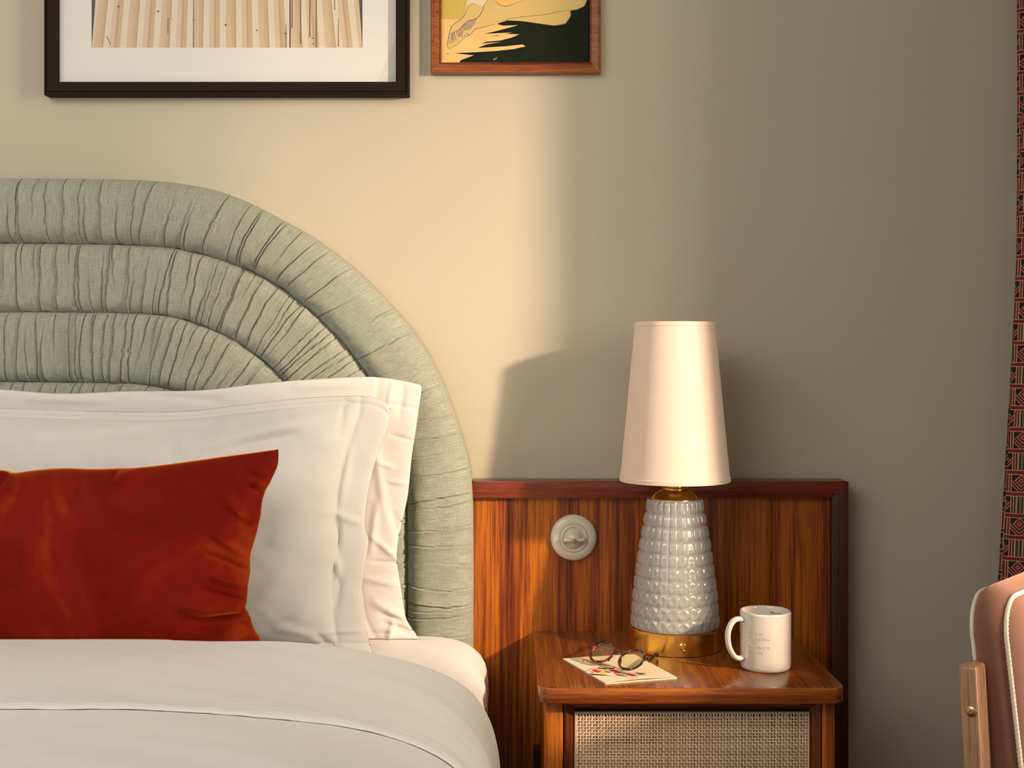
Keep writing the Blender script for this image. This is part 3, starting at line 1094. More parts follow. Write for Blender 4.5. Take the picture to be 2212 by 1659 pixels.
# ------------------------------------------------------------------ rotary switch
ZS = 2.285
c = P(1239.5, 1162, ZS)
yw = -.046
sw = thing('rotary_light_switch', 'round cream ceramic rotary light switch on the walnut panel', 'switch', (c.x, yw, c.z))
r0 = 50 * ZS / F
obj('base_plate', *lathe([(r0, 0), (r0, .004), (r0 * .985, .0075), (r0 * .93, .0105), (r0 * .80, .0125), (r0 * .66, .0135), (r0 * .625, .0132), (r0 * .615, .0122), (r0 * .60, .0122), (r0 * .595, .0145), (r0 * .55, .0155), (r0 * .49, .0150), (r0 * .47, .0130), (0.0001, .0125)], 72, (c.x, yw, c.z), 'y', cap=False), M['ceramic'], sw, True, angle=50)
obj('collar', *lathe([(r0 * .44, .0120), (r0 * .44, .0135), (r0 * .40, .0150), (r0 * .30, .0185), (r0 * .22, .023), (0.0001, .0245)], 48, (c.x, yw, c.z - .001), 'y', cap=False), M['ceramic'], sw)
# toggle wing
V = []
nl = 21
for k in range(nl):
    u = -1 + 2 * k / (nl - 1)
    xx = c.x + u * r0 * .46
    h = .0040 + .0013 * abs(u) ** 1.2
    dtop = .030 - .004 * abs(u) ** 3
    for a, b in ((-1, 0), (-.8, .8), (0, 1), (.8, .8), (1, 0)):
        V.append((xx, yw - (.0135 + (dtop - .0135) * b), c.z - .0025 + a * h * (1 if b < 1 else 0)))
Fc = grid_faces(nl, 5, False) + [[0, 1, 2, 3, 4][::-1], [(nl - 1) * 5 + k for k in range(5)]]
obj('knob', V, Fc, M['ceramic'], sw, True, angle=55)
obj('screw', *lathe([(r0 * .095, .027), (r0 * .095, .0308), (r0 * .08, .0318), (r0 * .03, .0316), (.0001, .0306)], 24, (c.x, yw, c.z - .003), 'y', cap=False), M['brass_dark'], sw, label='small aged brass screw')

# ------------------------------------------------------------------ table lamp
lc = Vector((.2835, -.170, TZ))
lamp = thing('table_lamp', 'table lamp with faceted frosted glass body, brass base and tapered blush shade', 'lamp', tuple(lc))
BR = .0776; BH = .0365
obj('brass_base', *lathe([(.0001, 0), (BR - .0015, 0), (BR, .001), (BR, BH - .001), (BR - .001, BH), (BR - .004, BH), (.0001, BH)], 96, tuple(lc), cap=False), M['brass'], lamp, True, angle=40)
# glass body: 10 rows x 24 facets
radii = [.0474, .0519, .0557, .0597, .0630, .0657, .0684, .0709, .0724, .0738]
radii = radii[::-1]
gz0, gz1 = BH, HC - (1077 - CY) * 2.17 / F - TZ
NR, NC, SV, SU = 10, 26, 14, 14
V = []
nu = NC * SU
rows = NR * SV + 1
rowh = (gz1 - gz0) / NR
for j in range(rows):
    q = j / SV
    rr = np.interp(min(q, 10), np.arange(10) + .5, radii)
    cell = min(NR - 1, int(q)); fv = q - cell
    if j == rows - 1: fv = 1.0
    vv = (fv - .5) * 2
    for k in range(nu):
        ph = k / SU
        cu = int(ph); fu = ph - cu
        uu = (fu - .5) * 2
        sharp = 1 - cell / 9.0       # lower rows are sharp diamonds, upper rows rounded tiles
        ridge = 1 - abs(vv) ** 2.6
        dia = 1 - abs(1 - abs(uu) - abs(vv))
        tile = (1 - abs(uu) ** 3) * (1 - abs(vv) ** 3)
        e = .0016 * ridge + .0027 * dia * sharp + .0022 * tile * (1 - sharp) - .0014
        tw = .12 * math.sin(cell * 1.3) * 0
        a = 2 * math.pi * (k / nu) + .06
        r_ = rr + e
        if j == 0: r_ = rr - .004
        V.append((lc.x + r_ * math.cos(a), lc.y + r_ * math.sin(a), lc.z + gz0 + rowh * q))
Fc = []
for j in range(rows - 1):
    for k in range(nu):
        k2 = (k + 1) % nu
        Fc.append((j * nu + k, j * nu + k2, (j + 1) * nu + k2, (j + 1) * nu + k))
# inner wall closes the glass shell
inn = len(V)
for j in range(NR + 1):
    rr = np.interp(min(j, 10), np.arange(10) + .5, radii) - .009
    for k in range(nu):
        a = 2 * math.pi * (k / nu) + .06
        V.append((lc.x + rr * math.cos(a), lc.y + rr * math.sin(a), lc.z + gz0 + rowh * j))
for j in range(NR):
    for k in range(nu):
        k2 = (k + 1) % nu
        Fc.append((inn + j * nu + k, inn + (j + 1) * nu + k, inn + (j + 1) * nu + k2, inn + j * nu + k2))
for k in range(nu):
    k2 = (k + 1) % nu
    Fc.append(((rows - 1) * nu + k, (rows - 1) * nu + k2, inn + NR * nu + k2, inn + NR * nu + k))
    Fc.append((k2, k, inn + k, inn + k2))
obj('glass_body', V, Fc, M['frost'], lamp, True, angle=38)
obj('glass_core', *lathe([(.0001, gz0 + .002), (.058, gz0 + .002), (.058, gz0 + .02), (.034, gz1 - .01), (.0001, gz1 - .01)], 40, tuple(lc), cap=False), plain('frosted_inner_liner', (.55, .54, .50), .6), lamp, True, angle=40)
g1 = gz1
obj('brass_cap', *lathe([(.0001, g1 - .004), (.0405, g1 - .003), (.0405, g1 + .001), (.038, g1 + .0045), (.033, g1 + .0095), (.027, g1 + .0135), (.0215, g1 + .0155), (.0195, g1 + .016), (.0195, g1 + .0175), (.0225, g1 + .018), (.0230, g1 + .0195), (.0225, g1 + .0205), (.0195, g1 + .021), (.0195, g1 + .040), (.0001, g1 + .040)], 72, tuple(lc), cap=False), M['brass'], lamp, True, angle=35)
sw_c = (lc.x + .0035, lc.y - BR, lc.z + .0185)
tg = obj('toggle_switch', *lathe([(.0068, -.001), (.0068, .0015), (.0058, .0025), (.0045, .0030), (.0045, .0050), (.0001, .0052)], 24, sw_c, 'y', cap=False), M['brass'], lamp, True, angle=40)
obj('lever', *tube([Vector(sw_c) + Vector((0, -.004, 0)), Vector(sw_c) + Vector((.0003, -.010, -.004)), Vector(sw_c) + Vector((.0003, -.0125, -.0058))], [.0015, .0021, .0022], 12), M['brass_dark'], tg, True)
s0z, s1z = .8835 - TZ, 1.1565 - TZ
SR0, SR1 = .0945, .0688
shp = [(SR0, s0z), (SR0 + .0005, s0z + .0005), (SR0 + .0006, s0z + .0075), (SR0 - .0005, s0z + .0078)]
for k in range(1, 12): shp.append((SR0 + (SR1 - SR0) * k / 12 - .0003, s0z + (s1z - s0z) * k / 12))
shp += [(SR1 + .0002, s1z - .0072), (SR1 + .0010, s1z - .0070), (SR1 + .0006, s1z - .0005), (SR1, s1z), (SR1 - .0012, s1z), (SR1 - .0012, s1z - .006), (SR0 - .0025, s0z + .006), (SR0 - .0015, s0z), (SR0, s0z)]
obj('lamp_shade', *lathe(shp, 96, tuple(lc), cap=False), M['shade'], lamp, True, angle=40)
obj('harp_ring', *merge(lathe([(.012, s0z + .02), (.014, s0z + .02), (.014, s0z + .023), (.012, s0z + .023), (.012, s0z + .02)], 24, tuple(lc), cap=False),
    *[tube([lc + Vector((.012 * math.cos(a), .012 * math.sin(a), s0z + .0215)), lc + Vector(((SR0 - .004) * math.cos(a), (SR0 - .004) * math.sin(a), s0z + .006))], .0012, 8) for a in (0.5, 2.6, 4.7)]), M['brass'], lamp)
obj('bulb_holder', *lathe([(.0001, g1 + .039), (.012, g1 + .039), (.012, g1 + .075), (.018, g1 + .085), (.024, g1 + .11), (.018, g1 + .135), (.0001, g1 + .142)], 32, tuple(lc), cap=False), M['white_paint'], lamp, label='unlit white bulb inside the shade')

# ------------------------------------------------------------------ mug
mc = Vector((.4105, -.313, TZ))
mug = thing('mug', 'white glossy coffee mug with raised lettering beside the lamp', 'mug', tuple(mc))
MR, MH = .0405, .0925
ro = [(.0001, .0018), (MR - .006, .0018), (MR - .005, 0), (MR - .003, .0005), (MR - .0008, .0030), (MR, .007), (MR + .0003, MH - .004), (MR + .0001, MH - .0008), (MR - .0012, MH), (MR - .0028, MH - .0008), (MR - .0036, MH - .004), (MR - .0038, .012), (MR - .006, .007), (.0001, .006)]
obj('mug_body', *lathe(ro, 96, tuple(mc), cap=False), M['mug'], mug, True, angle=60)
th = math.radians(198)
dirx = Vector((math.cos(th), math.sin(th), 0))
hp = [(MR - .002, .079), (MR + .010, .0815), (MR + .020, .076), (MR + .0265, .062), (MR + .0265, .045), (MR + .021, .030), (MR + .011, .0195), (MR - .002, .0195)]
hpts = smooth_pts([mc + dirx * a + Vector((0, 0, b)) for a, b in hp], 6)
obj('handle', *tube(hpts, .0050, 16, up=dirx.cross(Vector((0, 0, 1))), sx=1.25, sy=.85), M['mug'], mug)


def text_mesh(body, size, extrude=0.0, spacing=1.0):
    cu = bpy.data.curves.new('txt', 'FONT')
    cu.body = body; cu.size = size; cu.extrude = extrude; cu.resolution_u = 2
    cu.space_character = spacing
    o = bpy.data.objects.new('txt', cu)
    COL.objects.link(o)
    bpy.context.view_layer.update()
    me = bpy.data.meshes.new_from_object(o.evaluated_get(bpy.context.evaluated_depsgraph_get()))
    vs = [tuple(v.co) for v in me.vertices]; fs = [list(p.vertices) for p in me.polygons]
    bpy.data.objects.remove(o); bpy.data.curves.remove(cu); bpy.data.meshes.remove(me)
    return vs, fs


def on_cyl(vs, a0, z0, rad, sgn=1):
    out = []
    for x, y, z in vs:
        a = a0 + sgn * x / rad
        r_ = rad + z
        out.append((mc.x + r_ * math.cos(a), mc.y + r_ * math.sin(a), mc.z + z0 + y))
    return out


txt = []
for i, (line, z0) in enumerate([('EDITION', .0600), ('ATTENDING', .0520), ('ILLUSTRATIE', .0385), ('FICTION', .0305)]):
    vs, fs = text_mesh(line, .0066, .0004, 1.05)
    txt.append((on_cyl(vs, math.radians(216), z0, MR + .0002), fs))
obj('raised_lettering', *merge(*txt), M['mug'], mug, False, label='raised white capital letters in four lines')
vs, fs = text_mesh('Plan of the day', .0052, .0)
obj('inner_lettering', on_cyl([(x, y, 0) for x, y, z in vs], math.radians(66), MH - .0125, MR - .0042, -1), fs, M['mug_text'], mug, False, label='small black words printed inside the rim')

# ------------------------------------------------------------------ booklet
def onplane(px, py, z):
    Z = (HC - z) * F / (py - CY)
    return Vector(((px - CX) * Z / F, Z - DW, z))


A_, B_, C_, D_ = onplane(1216, 1424, TZ + .001), onplane(1370, 1414.5, TZ + .001), onplane(1463, 1465, TZ + .001), onplane(1308, 1477, TZ + .001)
bk = thing('booklet', 'thin cream booklet with red, yellow and black print lying under the glasses', 'booklet', (.16, -.36, TZ))


def quadp(u, v, z):   # u along A->B (back edge), v along A->D
    p = (A_ * (1 - u) + B_ * u) * (1 - v) + (D_ * (1 - u) + C_ * u) * v
    return (p.x, p.y, z)


def leaf(z0, th, lift, nu=24, nv=16, shr=0.0):
    V = []
    for top_ in (0, 1):
        for i in range(nu + 1):
            for j in range(nv + 1):
                u, v = i / nu, j / nv
                L = lift * (max(0, v - .55) / .45) ** 2 * math.sin(math.pi * min(1, max(0, (.95 - u) / .95))) ** .8
                uu = u * (1 - shr); 
                V.append(quadp(uu, v, z0 + L + (th if top_ else 0)))
    n = (nu + 1) * (nv + 1)
    Fc = [tuple(q) for q in grid_faces(nu + 1, nv + 1, False)] + [tuple(a + n for a in q)[::-1] for q in grid_faces(nu + 1, nv + 1, False)]
    W = nv + 1
    for i in range(nu):
        Fc.append((i * W, (i + 1) * W, (i + 1) * W + n, i * W + n))
        Fc.append((i * W + nv, i * W + nv + n, (i + 1) * W + nv + n, (i + 1) * W + nv))
    for j in range(nv):
        Fc.append((j, j + n, j + 1 + n, j + 1))
        Fc.append((nu * W + j, nu * W + j + 1, nu * W + j + 1 + n, nu * W + j + n))
    return V, Fc


obj('back_cover', *leaf(TZ + .0002, .0006, 0), M['paper'], bk, True, angle=30)
obj('pages', *leaf(TZ + .0009, .0008, .0002, shr=.006), M['paper'], bk, True, angle=30)
cvr = obj('front_cover', *leaf(TZ + .0019, .0004, .0022), M['paper'], bk, True, angle=30)


# flat art: polygons with several colours
def flat_art(name, polys, place, parent, base_off, step, label=None):
    V, Fc, mi, mats = [], [], [], []
    for k, (mat, pts) in enumerate(polys):
        if mat not in mats: mats.append(mat)
        tri = tessellate_polygon([[Vector((a, b, 0)) for a, b in pts]])
        o = len(V)
        for a, b in pts: V.append(place(a, b, base_off + step * k))
        for t in tri:
            Fc.append([o + q for q in t]); mi.append(mats.index(mat))
    return obj(name, V, Fc, None, parent, False, mats=mats, midx=mi, label=label)


pm = {k: plain('ink_' + k, c, .7) for k, c in dict(red=(.62, .01, .01), yellow=(.80, .55, .02), green=(.12, .19, .13), black=(.015, .012, .012), pink=(.55, .35, .38), orange=(.55, .25, .06), dred=(.35, .02, .015), white=(.75, .7, .6), peach=(.75, .5, .28)).items()}


def bkpt(cx_, cy_, off):
    # crop pixel (11.64 px per photo pixel, origin 1250,1370) on the cover plane
    z = TZ + .0024 + off
    p = onplane(1250 + cx_ / 11.64, 1370 + cy_ / 11.64, z)
    # find v to follow lifted cover
    Dv = (D_ - A_); Uv = (B_ - A_)
    r = p - A_; det = Uv.x * Dv.y - Uv.y * Dv.x
    u = (r.x * Dv.y - r.y * Dv.x) / det; v = (Uv.x * r.y - Uv.y * r.x) / det
    L = .0022 * (max(0, v - .55) / .45) ** 2 * math.sin(math.pi * min(1, max(0, (.95 - u) / .95))) ** .8
    return (p.x, p.y, z + L)


zig = [
    (pm['peach'], [(20, 575), (250, 560), (330, 640), (200, 660)]),
    (pm['orange'], [(100, 620), (300, 640), (700, 760), (760, 800), (300, 720)]),
    (pm['green'], [(440, 850), (520, 825), (600, 850), (540, 862)]),
    (pm['dred'], [(560, 850), (720, 855), (690, 880), (590, 882)]),
    (pm['red'], [(320, 905), (400, 875), (470, 905), (600, 915), (520, 950), (470, 970), (430, 955)]),
    (pm['yellow'], [(600, 930), (690, 890), (770, 910), (700, 930), (640, 960), (700, 1000), (560, 1000), (510, 965)]),
    (pm['green'], [(610, 925), (760, 930), (790, 975), (690, 955)]),
    (pm['red'], [(760, 905), (900, 890), (1010, 930), (1110, 985), (960, 990), (840, 965)]),
    (pm['dred'], [(740, 850), (860, 840), (910, 870), (800, 880)]),
    (pm['green'], [(900, 1000), (1040, 1005), (1200, 1035), (1080, 1065), (980, 1050)]),
    (pm['pink'], [(1090, 970), (1300, 975), (1480, 990), (1520, 1040), (1300, 1030)]),
    (pm['orange'], [(1100, 1070), (1250, 1060), (1220, 1085), (1120, 1085)]),
    (pm['red'], [(1280, 1035), (1400, 1045), (1500, 1050), (1400, 1080), (1330, 1070)]),
    (pm['black'], [(1440, 960), (1700, 1000), (1690, 1015), (1560, 995), (1440, 975)]),
    (pm['black'], [(260, 985), (640, 1020), (840, 1055), (630, 1035), (330, 1020)]),
    (pm['black'], [(240, 945), (420, 955), (360, 962)]),
    (pm['black'], [(150, 920), (400, 840), (410, 843), (160, 925)]),
    (pm['black'], [(110, 650), (135, 652), (125, 690), (118, 690)]),
    (pm['yellow'], [(1290, 1110), (1420, 1105), (1390, 1125)]),
    (pm['black'], [(1440, 1115), (1480, 1113), (1470, 1125), (1450, 1126)]),
    (pm['black'], [(860, 860), (910, 810), (917, 812), (875, 862)]),
    (pm['black'], [(420, 880), (640, 850), (780, 830), (790, 836), (640, 858), (425, 886)]),
    (pm['dred'], [(1180, 1020), (1300, 1010), (1380, 1030), (1290, 1045)]),
    (pm['pink'], [(640, 880), (700, 876), (740, 900), (690, 905)]),
    (pm['black'], [(1100, 985), (1260, 1000), (1430, 1040), (1420, 1046), (1250, 1010), (1100, 992)]),
    (pm['green'], [(1480, 1010), (1600, 1005), (1650, 1030), (1540, 1035)]),
    (pm['dred'], [(1500, 975), (1640, 985), (1600, 1003), (1520, 998)]),
    (pm['white'], [(800, 955), (880, 945), (900, 965), (830, 975)]),
]
flat_art('printed_cover_art', zig, bkpt, cvr, .0001, .00002)

# ------------------------------------------------------------------ eyeglasses
HL, HR = Vector((.130, -.277, .621)), Vector((.214, -.362, .6205))
L1, L2 = Vector((.1495, -.302, .6195)), Vector((.1920, -.3485, .6190))
tdir = (L2 - L1).normalized()
back = Vector((.78, .63, 0)); back = (back - back.dot(tdir) * tdir).normalized()
upv = (Vector((0, 0, 1)) * math.sin(math.radians(36)) + back * math.cos(math.radians(36))).normalized()
upv = (upv - upv.dot(tdir) * tdir).normalized()
nv_ = tdir.cross(upv)
if nv_.y > 0: nv_ = -nv_
gl = thing('eyeglasses', 'round tortoiseshell glasses with pale yellow lenses resting on the booklet', 'glasses', (.17, -.32, TZ + .0025))


def rim(c):
    pts = []
    for k in range(40):
        a = 2 * math.pi * k / 40
        pts.append(c + tdir * math.cos(a) * .0225 + upv * math.sin(a) * .0205)
    return pts


for c in (L1, L2):
    obj('rim', *tube(rim(c), .0019, 12, closed=True, up=nv_, sx=1.0, sy=1.15), M['tortoise'], gl)
    V = [tuple(c - nv_ * .0002)] + [tuple(c + tdir * math.cos(a) * .0212 + upv * math.sin(a) * .0192) for a in [2 * math.pi * k / 40 for k in range(40)]]
    V = [tuple(Vector(V[0]) + nv_ * .0022)] + V[1:]
    Fc = [(0, 1 + k, 1 + (k + 1) % 40) for k in range(40)]
    obj('lens', V, Fc, M['lens'], gl)
mid = (L1 + L2) / 2
bpts = smooth_pts([L1 + tdir * .0225 + upv * .004, mid + upv * .0085 + nv_ * .001, L2 - tdir * .0225 + upv * .004], 8)
obj('bridge', *tube(bpts, .0022, 12), M['tortoise'], gl)
for c, s in ((L1, -1), (L2, 1)):
    obj('nose_pad', *tube([c - tdir * s * .0205 - upv * .004, c - tdir * s * .0185 - upv * .011 - nv_ * .003], [.0018, .0022], 10), M['tortoise'], gl)
tips = {-1: Vector((.164, -.160, TZ + .0045)), 1: Vector((.2445, -.2490, TZ + .0045))}
for c, s in ((L1, -1), (L2, 1)):
    e0 = c + tdir * s * .0215 + upv * .007
    e1 = c + tdir * s * .0285 + upv * .008
    e2 = e1 - nv_ * .004
    ep = obj('end_piece', *tube([e0, e1, e2], [.0026, .0030, .0026], 12), M['tortoise'], gl)
    tip = tips[s]
    mid2 = e2.lerp(tip, .7) + Vector((0, 0, .004))
    pts = smooth_pts([e2, e2.lerp(tip, .35) + Vector((0, 0, .002)), mid2, tip], 8)
    n_ = len(pts)
    obj('temple', *tube(pts, [.0020 + .0012 * (k / n_) ** 2 if k < n_ - 2 else (.0026 if k == n_ - 2 else .0012) for k in range(n_)], 12, sx=1.2, sy=.85), M['dark_horn'], gl)

# ------------------------------------------------------------------ pictures
# big black-framed photograph
yA = -.030
zA = DW + yA
p1 = thing('black_framed_picture', 'large black-framed photograph of corrugated metal with white mat over the bed', 'picture', (X(488, zA), 0, 1.75))
ax0, ax1 = X(94, zA), X(883, zA) - .0
az0 = HC + (CY - 204.5) * zA / F; az1 = az0 + .90
# front face: thin raised lip, brown-black flat, outer side black
prA = [(0, -.001), (0, yA + .003), (.0012, yA), (.0030, yA), (.0042, yA + .003), (.0060, yA + .003), (.0070, yA + .0010), (.0240, yA + .002), (.0245, yA + .009), (.0245, -.004), (.003, -.001)]
mfl = plain('dark_stained_frame', (.014, .008, .005), .6, Specular_IOR_Level=.12)
rails(p1, ax0, ax1, az0, az1, prA, mfl)
obj('backing', *rbox(ax0 + .004, ax1 - .004, -.010, -.002, az0 + .004, az1 - .004), M['black'], p1, False)
mx0, mx1 = ax0 + .0230, ax1 - .0230
mz0, mz1 = az0 + .0230, az1 - .0230
zM = DW - .016
ox0, ox1, oz0 = X(197.5, zM), X(783, zM), HC + (CY - 103) * zM / F
oz1 = mz1 - .085
rails(p1, ox0 - (ox0 - mx0), mx1, mz0, mz1, [(0, -.014), (0, -.016), (.0685, -.016), (.0685, -.014)], M['mat_board'], 'mat_board') if False else None
V, Fc = merge(rbox(mx0, ox0, -.016, -.0142, mz0, mz1), rbox(ox1, mx1, -.016, -.0142, mz0, mz1), rbox(ox0, ox1, -.016, -.0142, mz0, oz0), rbox(ox0, ox1, -.016, -.0142, oz1, mz1))
obj('mat_board', V, Fc, M['mat_board'], p1, False)
tones = [plain('tin_' + k, c, .8) for k, c in dict(a=(.60, .49, .34), b=(.50, .36, .18), c=(.55, .41, .25), d=(.45, .29, .15), e=(.58, .44, .29), rust=(.16, .07, .025), spot=(.04, .025, .015), pale=(.66, .57, .42)).items()]
polys = []
W_ = 200.0
cxs = 490
x = 150.0
k = 0
rr_ = random.Random(9)
while x < 830:
    seq = [(13, 7), (3, 4), (9, 2), (7, 1), (4, 3)] if k % 2 else [(12, 7), (2, 0), (9, 4), (5, 3), (8, 1)]
    for wd, ti in seq:
        a, b = x, x + wd + .2
        fan = lambda q, yy: q + (q - cxs) * (-.00040) * (103 - yy)  # lines spread slightly
        lo, hi = 103.0, CY - (oz1 - HC) * F / zM + 1
        pa = [(max(197.5, min(783, fan(a, lo))), lo), (max(197.5, min(783, fan(b, lo))), lo), (max(197.5, min(783, fan(b, hi))), hi), (max(197.5, min(783, fan(a, hi))), hi)]
        if pa[1][0] - pa[0][0] > .3 or pa[2][0] - pa[3][0] > .3: polys.append((tones[ti], pa))
        x += wd
    k += 1
for a, b, y0, y1, w0 in [(417, 418.5, 103, -60, 1), (625, 628, 103, -540, 1), (630, 631.5, 60, -540, 1), (617, 618.5, 103, 50, 1), (682, 684, 103, -540, 1), (648, 650, 95, -540, 1), (730, 731.5, 100, 40, 1), (668, 670, 80, -540, 1), (722, 723, 20, -540, 1)]:
    polys.append((tones[5], [(a - .6, y0), (b + .4, y0), (b, y1), (a, y1)]))
for a, b, rr2 in [(255, 14, 2.4), (341, 24, 2.4), (418, 43, 2.2), (487, 53.5, 2.4), (554, 65, 1.9), (617, 72, 2.4), (676, 82, 1.8), (676, 94, 1.6), (289, 18, 1.1), (301, 19, 1), (358, 15, 1), (363, 40, 1.6), (376, 29, 1), (287, 72, 1), (295, 83, 1), (418, 36, 1.2), (487, 42, 1), (723, 20, 1.2), (731, 96, 1.2), (238, 94, 1.2), (371, 40, 1), (322, 84, .9)]:
    polys.append((tones[6], [(a + rr2 * math.cos(q * math.pi / 4), b + rr2 * math.sin(q * math.pi / 4)) for q in range(8)]))
polys.append((tones[5], [(229, 78), (231, 78), (239, 94), (237, 94)]))
polys.append((tones[5], [(361, 72), (362, 42), (364, 42), (363, 72)]))
place1 = lambda a, b, o: ((a - CX) * zM / F, -.0140 - o, HC + (CY - b) * zM / F)
flat_art('photo_print', polys, place1, p1, 0.0, .000004)
obj('glass_pane', *rbox(mx0, mx1, -.0205, -.0195, mz0, mz1), M['pic_glass'], p1, False)

# small brown-framed painting
yB = -.020; zB = DW + yB
p2 = thing('brown_framed_painting', 'small brown-framed painting of bare legs on yellow and black', 'painting', (X(1114, zB), 0, 1.75))
bx0, bx1 = X(930.5, zB), X(1298, zB)
bz0 = HC + (CY - 157) * zB / F; bz1 = bz0 + .42
mfb = wood('reddish_frame_wood', 'x', dark=(.10, .018, .006), mid=(.22, .055, .014), lite=(.32, .10, .025), rough=.3, seed=6)
rails(p2, bx0, bx1, bz0, bz1, [(0, -.001), (0, yB + .002), (.0015, yB), (.0032, yB), (.0045, yB + .002), (.0165, yB + .0035), (.0180, yB + .0015), (.0195, yB + .003), (.0200, -.004), (.003, -.001)], mfb)
cm = {}
def paint(n, c1, c2, s=60):
    t = NT('paint_' + n)
    t.set(Base_Color=t.mix(t.noise(t.coords('Object', (1, 1, 1)), s, 4, .6), c1, c2), Roughness=.6)
    t.b.inputs['Specular IOR Level'].default_value = .1
    return t.m
cm['bg'] = paint('ochre', (.66, .41, .13), (.80, .56, .24), 20)
cm['wall'] = paint('olive', (.50, .36, .07), (.60, .45, .12), 25)
cm['pale'] = paint('pale', (.66, .56, .34), (.72, .60, .40), 30)
cm['org'] = paint('orange', (.75, .42, .10), (.80, .50, .16), 30)
cm['skin'] = paint('skin', (.60, .43, .13), (.66, .48, .20), 25)
cm['dark'] = paint('dark', (.005, .007, .004), (.016, .020, .010), 30)
cm['line'] = paint('line', (.10, .07, .08), (.14, .10, .11))
cm['mauve'] = paint('mauve', (.36, .24, .17), (.44, .31, .20), 50)
cm['foot'] = paint('foot', (.55, .42, .19), (.60, .46, .22), 50)
zC = DW - .012
cpt = lambda a, b: (880 + a / 4.254, b / 4.254)
place2 = lambda a, b, o: ((cpt(a, b)[0] - CX) * zC / F, -.0115 - o, HC + (CY - cpt(a, b)[1]) * zC / F)
obj('canvas', *rbox(bx0 + .006, bx1 - .006, -.0112, -.002, bz0 + .006, bz1 - .006), cm['bg'], p2, False)


def linep(pts, w=5, mat='line'):
    pts = smooth_pts([(a, b, 0) for a, b in pts], 6)
    out1, out2 = [], []
    n = len(pts)
    for i, p in enumerate(pts):
        a = pts[max(0, i - 1)]; b = pts[min(n - 1, i + 1)]
        t = (b - a).normalized(); nrm_ = Vector((-t.y, t.x, 0))
        ww = w * (.35 + .65 * math.sin(math.pi * min(1, max(0, (i + 1) / (n + 1))))) / 2
        out1.append(p + nrm_ * ww); out2.append(p - nrm_ * ww)
    return (cm[mat], [(q.x, q.y) for q in out1 + out2[::-1]])


T0 = -1380
art = [
    (cm['bg'], [(300, 570), (1700, 570), (1700, T0), (300, T0)]),
    (cm['wall'], [(310, 175), (520, 175), (545, 0), (545, T0), (310, T0)]),
    (cm['pale'], [(540, 20), (560, 0), (560, T0), (740, T0), (735, 5), (690, 60), (600, 30), (560, 60)]),
    (cm['skin'], [(365, 420), (372, 370), (385, 300), (410, 240), (450, 205), (500, 170), (530, 130), (550, 75), (580, 35), (620, 35), (700, 60), (735, 0), (740, -100), (1700, -400), (1700, 0), (1650, 0), (1625, 55), (1560, 85), (1520, 92), (1500, 100), (1500, 150), (1450, 215), (1360, 235), (1200, 215), (1050, 195), (915, 187), (820, 215), (740, 243), (625, 268), (590, 300), (520, 350), (490, 390), (400, 440), (375, 440)]),
    (cm['org'], [(805, 0), (870, 50), (895, 57), (960, 40), (1070, 0), (1100, -60), (800, -60)]),
    (cm['dark'], [(1690, 580), (470, 580), (495, 550), (610, 508), (430, 488), (640, 478), (790, 470), (980, 450), (1085, 425), (1060, 415), (645, 440), (720, 410), (860, 385), (680, 400), (720, 385), (850, 372), (960, 345), (1030, 315), (905, 310), (960, 298), (700, 310), (790, 292), (950, 250), (1020, 230), (880, 235), (820, 220), (915, 187), (1050, 195), (1200, 215), (1360, 235), (1450, 215), (1500, 150), (1500, 100), (1560, 85), (1625, 55), (1650, 0), (1690, -60)]),
    (cm['bg'], [(640, 470), (780, 465), (980, 447), (1085, 427), (1060, 408), (900, 425), (760, 440)]),
    (cm['dark'], [(760, 330), (850, 322), (830, 330)]),
    (cm['dark'], [(345, 496), (395, 490), (370, 497)]),
    (cm['mauve'], [(505, 240), (560, 195), (640, 170), (620, 220), (580, 270), (520, 280)]),
    (cm['mauve'], [(455, 290), (490, 260), (520, 280), (500, 330), (470, 340)]),
    (cm['mauve'], [(400, 300), (440, 290), (450, 370), (410, 370), (395, 335)]),
    (cm['foot'], [(500, 330), (590, 290), (560, 330), (520, 350)]),
    linep([(740, 0), (710, 40), (690, 95), (665, 140), (625, 175), (560, 190), (510, 235), (490, 260), (455, 285), (455, 320), (480, 340)], 6),
    linep([(645, 45), (600, 30), (560, 60), (540, 110), (505, 165), (450, 205), (405, 245), (385, 310), (375, 360), (368, 410), (385, 445), (440, 420), (500, 370), (530, 340)], 5),
    linep([(530, 345), (580, 315), (610, 280), (630, 265), (720, 245), (815, 220)], 5),
    linep([(805, 0), (850, 45), (895, 57), (950, 45), (1070, 0)], 5),
    linep([(830, 205), (900, 180), (1050, 155), (1250, 135), (1400, 105), (1495, 93)], 4),
    linep([(915, 187), (1050, 195), (1200, 215), (1340, 234), (1440, 222), (1485, 180), (1502, 130), (1498, 95), (1560, 88), (1630, 50), (1650, 0)], 5),
    linep([(375, 345), (395, 350), (405, 365)], 4), linep([(372, 370), (395, 372), (412, 385)], 4), linep([(370, 392), (395, 390), (425, 380)], 4),
    linep([(430, 390), (410, 340), (420, 300), (480, 270)], 4),
    linep([(500, 325), (505, 345)], 4), linep([(520, 315), (530, 335)], 4), linep([(540, 295), (555, 318), (575, 320)], 4), linep([(505, 270), (510, 235)], 4),
]
art.append((pm['green'], [(785, 545), (830, 520), (815, 545), (795, 555)]))
flat_art('painted_scene', art, place2, p2, 0.0001, .00001)

# ------------------------------------------------------------------ curtain
cu = thing('curtain', 'red and black geometric patterned curtain hanging beside the window', 'curtain', (.95, -.4, 0))
nz2, ny2 = 70, 620
zz = np.linspace(.015, 2.50, nz2)
qq = np.linspace(0, 1, ny2)
yy = -.035 - .70 * qq


